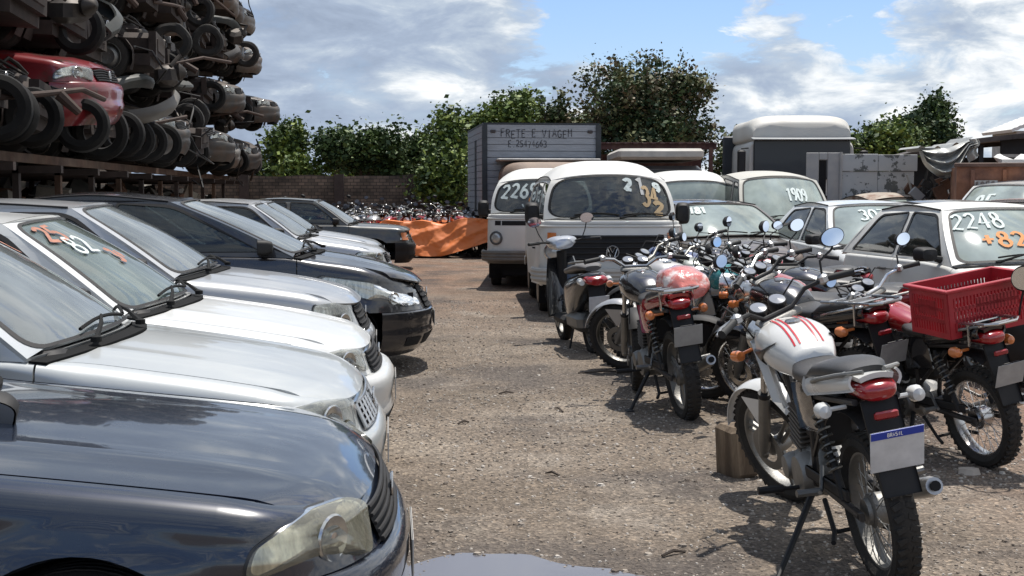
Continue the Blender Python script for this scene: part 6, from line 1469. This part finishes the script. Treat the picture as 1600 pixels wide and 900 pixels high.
for sg in (-1, 1): b = MB(); b.box((sg * (bw / 2 - .0), -.02, (bh0 + bh1) / 2), (.12, .10, bh1 - bh0)); b.build('corner_post', dk, tk)
b = MB(); b.box((-bw / 2 - .03, 1.9, (bh0 + bh1) / 2 - .1), (.03, .30, bh1 - bh0 - .4)); b.build('side_door', dk, tk)
for sg in (-1, 1): b = MB(); b.box((sg * 1.16, -.04, bh1 - .16), (.12, .03, .07), bev=.01); b.build('marker_lamp', mat('dark_lamp', (.03, .02, .02), .3), tk)
wt_ = mat('black_brush_paint', (.03, .03, .035), .8)
write_on(lambda u, v: (Vector((u, -.032, v)), Vector((0, -1, 0))), 'FRETE E VIAGEM', -.98, bh1 - .30, .18, .017, .88, wt_, tk, 'painted_words', jit=.14, seed=2)
write_on(lambda u, v: (Vector((u, -.032, v)), Vector((0, -1, 0))), 'E.25474663', -.80, bh1 - .53, .15, .015, .80, wt_, tk, 'painted_words', jit=.16, seed=5)
b = MB(); b.box((.1, -.35, 2.28), (2.4, .65, .06), bev=.02); b.build('canopy_board', mat('pale_worn_board', (.32, .31, .30), .7, var=.3), tk)
b = MB(); loft(b, [(-.95, 1.35, 1.05, .88, .9, 6), (.75, 1.35, 1.05, .85, .9, 6), (.95, 1.3, .98, .75, .8, 5)], n=32, sub=2); b.v = [(y, -x - 1.05, z) for x, y, z in b.v]; b.build('cab', mat('cab_brown', (.13, .075, .05), .6, var=.25, dust=.5), tk)
b = MB(); b.box((0, -2.02, 1.75), (1.7, .03, .55), bev=.01); b.build('cab_windscreen', mat('dark_window', (.012, .016, .022), .3, coat=.2), tk)
b = MB(); b.box((0, 1.2, .8), (.9, 6.2, .2)); b.build('chassis', dk, tk)
for (xx, yy) in ((-1.0, -1.1), (1.0, -1.1), (-1.0, 2.9), (1.0, 2.9)): add_wheel(tk, .46, .26, (xx, yy, .46), 1 if xx > 0 else -1).rotation_euler = (0, 0, radians(90) if xx < 0 else radians(-90))
# ------------------------------------------------------------------ white high-roof lorry cab
cz = 28.5; ct = empty('lorry_cab', (X(1250, cz), cz, 0), 0, 'white high-roof lorry cab with a dark windscreen', 'truck')
wp_ = mat('lorry_white', (.50, .50, .47), .5, var=.1, dust=.4)
wc = 2.36; top = Hh(183, cz); b = MB()
loft(b, [(0, 1.9, wc / 2 - .03, .75, .95, 9), (-.1, 1.9, wc / 2, .80, 1.0, 9), (-2.1, 1.9, wc / 2, .80, 1.0, 9), (-2.15, 1.9, wc / 2 - .05, .75, .95, 9)], n=48, sub=2); b.v = [(y, -x, z) for x, y, z in b.v]; b.build('cab_body', wp_, ct, smooth=50)
b = MB(); loft(b, [(.02, 2.75, wc / 2 - .10, .28, .12, 3.4), (-.35, 2.80, wc / 2 - .04, .44, .2, 4), (-.9, 2.8, wc / 2, top - 2.8 - .01, .2, 5), (-2.05, 2.8, wc / 2, top - 2.8, .2, 5), (-2.15, 2.8, wc / 2 - .08, top - 2.9, .15, 5)], n=48, sub=3); b.v = [(y, -x, z) for x, y, z in b.v]; b.build('roof_fairing', wp_, ct, smooth=60)
b = MB(); b.box((0, -.035, 2.24), (wc - .22, .05, .86), bev=.02); b.build('cab_windscreen', mat('dark_window', (.012, .016, .022), .3, coat=.2), ct)
b = MB(); b.box((0, -.16, 2.70), (wc - .1, .24, .035), rot=Matrix.Rotation(.15, 3, 'X'), bev=.01); b.build('sun_visor', mat('visor_grey', (.30, .31, .31), .5), ct)
for sg in (-1, 1):
    b = MB(); b.box((sg * (wc / 2 + .005), .85, 2.15), (.02, .75, .62), bev=.008); b.build('side_window', mat('dark_window', (.012, .016, .022), .3, coat=.2), ct)
    b = MB(); b.box((sg * (wc / 2 + .17), -.12, 2.2), (.18, .09, .5), bev=.03); b.tube([(sg * wc / 2, 0, 2.5), (sg * (wc / 2 + .17), -.12, 2.48)], .015, 6); b.build('side_mirror', BLK(), ct)
b = MB(); b.box((0, -.06, 1.15), (wc - .4, .06, .6), bev=.02); b.build('grille', BLK(), ct)
b = MB(); b.box((0, -.1, .62), (wc, .25, .38), bev=.06); b.build('bumper', mat('bumper_dark_grey', (.06, .065, .065), .5, dust=.4), ct)
b = MB(); b.box((-wc / 2 - .06, 2.15, 2.1), (.3, .12, 1.5), bev=.03); b.build('air_intake', dk, ct)
for (xx, yy) in ((-1.02, .9), (1.02, .9), (-1.02, 3.6), (1.02, 3.6)): add_wheel(ct, .48, .28, (xx, yy, .48), 1).rotation_euler = (0, 0, radians(90) if xx < 0 else radians(-90))
b = MB(); b.box((0, 2.9, .85), (.9, 3.6, .2)); b.build('chassis', dk, ct)
# ------------------------------------------------------------------ small bus with flat white roof rack, dark red shed
bz = 28.0; bs = empty('flat_fronted_van', (X(1030, bz), bz, 0), 0, 'flat-fronted dark van with a thick white roof panel', 'van')
b = MB(); b.box((0, 1.6, 1.25), (1.85, 3.2, 1.7), bev=.08); b.build('body', mat('van_blue_black', (.02, .03, .045), .4, coat=.6, dust=.3), bs)
b = MB(); b.box((0, 1.4, Hh(240, bz) - .02), (1.86, 3.3, .24), bev=.06); b.build('roof_panel', mat('roof_dirty_white', (.42, .41, .38), .6, var=.25, dust=.4), bs)
b = MB(); b.box((0, -.01, 1.75), (1.6, .03, .5), bev=.01); b.build('front_window', mat('dark_window', (.012, .016, .022), .3, coat=.2), bs)
for (xx, yy) in ((-.8, .6), (.8, .6), (-.8, 2.6), (.8, 2.6)): add_wheel(bs, .33, .2, (xx, yy, .33), 1).rotation_euler = (0, 0, radians(90) if xx < 0 else radians(-90))
sh = empty('red_shed', (X(1020, 34), 34, 0), 0, 'dark red open shed under the big olive tree', 'shed')
dr = mat('dark_red_tin', (.06, .018, .016), .7, var=.3, col2=(.10, .05, .035), mscale=2)
b = MB()
for k in range(28): b.box((-1.55 + k * .118, 1.2, Hh(221, 34) - .02 * (k % 2)), (.119, 2.8, .03), rot=Matrix.Rotation(.04, 3, 'X'))
b.build('roof', dr, sh); b = MB(); b.box((0, 2.3, 1.3), (3.2, .08, 2.6)); b.box((0, -.1, Hh(226, 34) - .06), (3.3, .06, .16)); b.build('back_wall', dr, sh)
for x in (-1.5, 1.5): b = MB(); b.box((x, -.1, 1.35), (.1, .1, 2.7)); b.build('post', dr, sh)
# ------------------------------------------------------------------ peeling grey panels
pz = 24.5
pn = empty('panel_fence', (X(1258, pz), pz, 0), 0, 'pale grey sheet metal fence with big peeled dark patches and a narrow doorway', 'fence')
pp = mat('peeling_panel', (.36, .38, .39), .6, col2=(.055, .07, .075), mscale=2.3, mlo=.53, mhi=.54, var=.08, dust=.2); pq = mat('panel_plain', (.30, .31, .32), .6, var=.15, dust=.4)
def pw(px): return X(px, pz) - X(1258, pz)
def pbox(a, c, z0, z1, m, nm, y=0, t=.05): b = MB(); b.box(((pw(a) + pw(c)) / 2, y, (z0 + z1) / 2), (pw(c) - pw(a), t, z1 - z0), bev=.006); return b.build(nm, m, pn)
pbox(1258, 1277, 0, Hh(239, pz), pq, 'panel'); pbox(1291, 1312, 0, Hh(239, pz), pq, 'panel'); pbox(1277.5, 1290.5, 0, Hh(250, pz), DRK(), 'doorway', .10); pbox(1277.5, 1290.5, Hh(250, pz) + .003, Hh(239, pz), pq, 'panel')  # dark sheet in the door gap stands for the shade inside
pbox(1313, 1369, 0, Hh(268, pz), pp, 'panel', .03); pbox(1369.5, 1426, 0, Hh(268, pz), pp, 'panel', .03)
pbox(1313, 1369, Hh(267.5, pz), Hh(241, pz), pp, 'panel', .0); pbox(1369.5, 1430, Hh(267.5, pz), Hh(242, pz), pp, 'panel', .0)
b = MB(); b.tube([(pw(1311), -.04, 0), (pw(1311), -.04, Hh(238, pz))], .03, 8); b.build('post', pq, pn)
# ------------------------------------------------------------------ silver tarpaulin over scrap, rusty container, black shed
tz_ = 23.0
b = MB()
def sf_(u, v):
    x = X(1428, tz_) + (X(1512, tz_) - X(1428, tz_)) * u; top = Hh(232, tz_) + .16 * max(0, u - .55) / .45; sag = .42 * sin(pi * min(1, u * 1.15)) ** .8
    z = top - v * (.12 + sag) ; y = tz_ - .15 + .10 * sin(v * 20 + u * 3) - .18 * v + .05 * sin(u * 17)
    return Vector((x, y, z))
b.grid(sf_, lin(0, 1, 40), lin(0, 1, 40)); b.grid(lambda u, v: sf_(u, 0) + Vector((0, .02 + v * 1.2, .04 * sin(u * 20))), lin(0, 1, 30), lin(0, 1, 4))
b.grid(lambda u, v: Vector((X(1500 + 16 * u, tz_) + .03 * sin(v * 7), tz_ - .3 + .05 * sin(u * 9), Hh(219, tz_) - .42 * v * (1 - .3 * u))), lin(0, 1, 8), lin(0, 1, 14))
tag(b.build('silver_tarpaulin', mat('tarp_silver', (.42, .43, .41), .38, .5, var=.15, dust=.25), smooth=60), 'sagging silver tarpaulin hung over a heap of scrap metal', 'tarpaulin')
b = MB(); rq = random.Random(4)
for k in range(160):
    x = X(rq.uniform(1432, 1492), tz_); z = rq.uniform(.05, 1.68); y = tz_ + rq.uniform(.0, .8); b.cur = rq.choice((0, 0, 1, 2)); d = Vector((rq.gauss(0, 1), rq.gauss(0, .4), rq.gauss(0, 1))).normalized() * rq.uniform(.1, .35)
    if k % 3: b.tube([Vector((x, y, z)) - d, Vector((x, y, z)) + d], rq.uniform(.01, .035), 5)
    else: b.box((x, y, z), (rq.uniform(.1, .3), .1, rq.uniform(.08, .25)), rot=Matrix.Rotation(rq.uniform(0, 3), 3, 'Y'))
tag(b.build('metal_scrap', [mat('scrap_dark', (.04, .035, .03), .8), mat('scrap_rust', (.12, .06, .035), .85), mat('scrap_bright', (.30, .30, .29), .5, .5)], smooth=0), 'tangled heap of thin metal scrap under the silver tarpaulin', kind='stuff')
kz = 21.5; ko = empty('rusty_container', (X(1492, kz), kz, 0), radians(-15), 'rust-orange open skip container with white painted figures', 'container')
ro_ = mat('container_rust', (.26, .10, .045), .75, var=.3, col2=(.15, .055, .03), mscale=1.6, dust=.2)
b = MB(); cw_ = 3.4; ch = Hh(261, kz); b.box((cw_ / 2, 0, ch / 2), (cw_, .08, ch)); b.box((.04, .7, ch / 2), (.08, 1.3, ch)); b.box((cw_ / 2, 1.4, ch / 2), (cw_, .08, ch)); b.box((cw_ - .04, .7, ch / 2), (.08, 1.3, ch))
for k in range(7): b.box((.25 + k * .5, -.06, ch / 2), (.06, .05, ch - .1))
b.build('container_walls', ro_, ko); b = MB(); b.box((cw_ / 2, -.02, ch + .03), (cw_ + .08, .14, .07), bev=.01); b.build('top_rim', mat('rim_dark_rust', (.12, .07, .05), .7, var=.3), ko)
b = MB(); b.box((.46, -.092, Hh(292, kz)), (.36, .004, .21)); b.build('white_patch', mat('white_daub', (.45, .42, .38), .8, var=.4, vscale=9), ko)
write_on(lambda u, v: (Vector((u, -.095, v)), Vector((0, -1, 0))), '1852', .29, Hh(292, kz) - .085, .17, .03, .62, mat('faded_grey_mark', (.20, .15, .12), .8), ko, 'painted_number', jit=.03, seed=6)
s2 = empty('black_shed', (X(1500, 27), 27, 0), 0, 'low black-roofed open shed behind the rusty container', 'shed')
bm_ = mat('shed_black', (.015, .017, .02), .8, var=.4); b = MB()
b.grid(lambda u, v: Vector((-1.0 + 5.2 * u, -.4 + 3.0 * v, Hh(236, 27) + (Hh(206, 27) - Hh(236, 27)) * min(1, u * 1.9)**.6 - .12 * v)), lin(0, 1, 24), lin(0, 1, 3), skirt=.10); b.build('roof', mat('shed_roof_rust', (.06, .05, .045), .8, var=.5), s2)
b = MB(); b.box((1.6, 1.8, 1.15), (5.0, .08, 2.3)); b.build('back_wall', bm_, s2)
b = MB(); b.box((2.6, .0, Hh(222, 27) - .1), (3.6, .05, .32)); b.build('fascia_board', bm_, s2)
for x in (.35, 2.2, 4.0): b = MB(); b.box((x, -.1, 1.25), (.09, .09, 2.5)); b.build('post', bm_, s2)
b = MB(); b.grid(lambda u, v: Vector((X(1552, 22.6) + .9 * u, 22.3 + .4 * v, Hh(250, 22.6) + .06 * sin(u * 14) * v + .05 * v)), lin(0, 1, 16), lin(0, 1, 4), skirt=.09)
tag(b.build('white_sheet', mat('sheet_white', (.62, .62, .60), .6, dust=.2), smooth=60), 'crumpled white sheet lying on the rusty container', 'sheet')
hs_ = empty('white_roofed_house', (X(1600, 60), 60, 0), 0, 'distant pale building with a white roof at the right edge', 'house')
b = MB(); b.box((1.0, 1.5, 2.2), (3.0, 3, 4.4)); b.build('wall', mat('house_wall', (.35, .34, .32), .8, var=.2), hs_)
b = MB(); b.grid(lambda u, v: Vector((-.9 + 3.8 * u, -.4 + 3.8 * v, 4.45 + .75 * min(u, 1 - u) * 2 + .03 * (int(u * 30) % 2))), lin(0, 1, 31), lin(0, 1, 2), skirt=.15); b.build('roof', mat('house_roof', (.60, .60, .58), .6, dust=.2), hs_)
for k in (0, 1): b = MB(); b.box((.3 + k * 1.1, -.01, 3.5), (.6, .05, .7)); b.build('window', mat('dark_window', (.012, .016, .022), .3, coat=.2), hs_)
h2 = empty('dark_gabled_shed', (X(672, 52), 52, 0), 0, 'small dark building half hidden behind the green bushes', 'shed')
b = MB(); b.box((0, 1, 1.8), (1.5, 2, 3.6)); b.build('wall', mat('shed_dark_blue', (.03, .035, .045), .7, var=.4), h2); b = MB(); b.box((0, 1, Hh(215, 52)), (1.7, 2.2, .1)); b.build('roof', mat('shed_roof_pale', (.3, .3, .3), .7), h2)
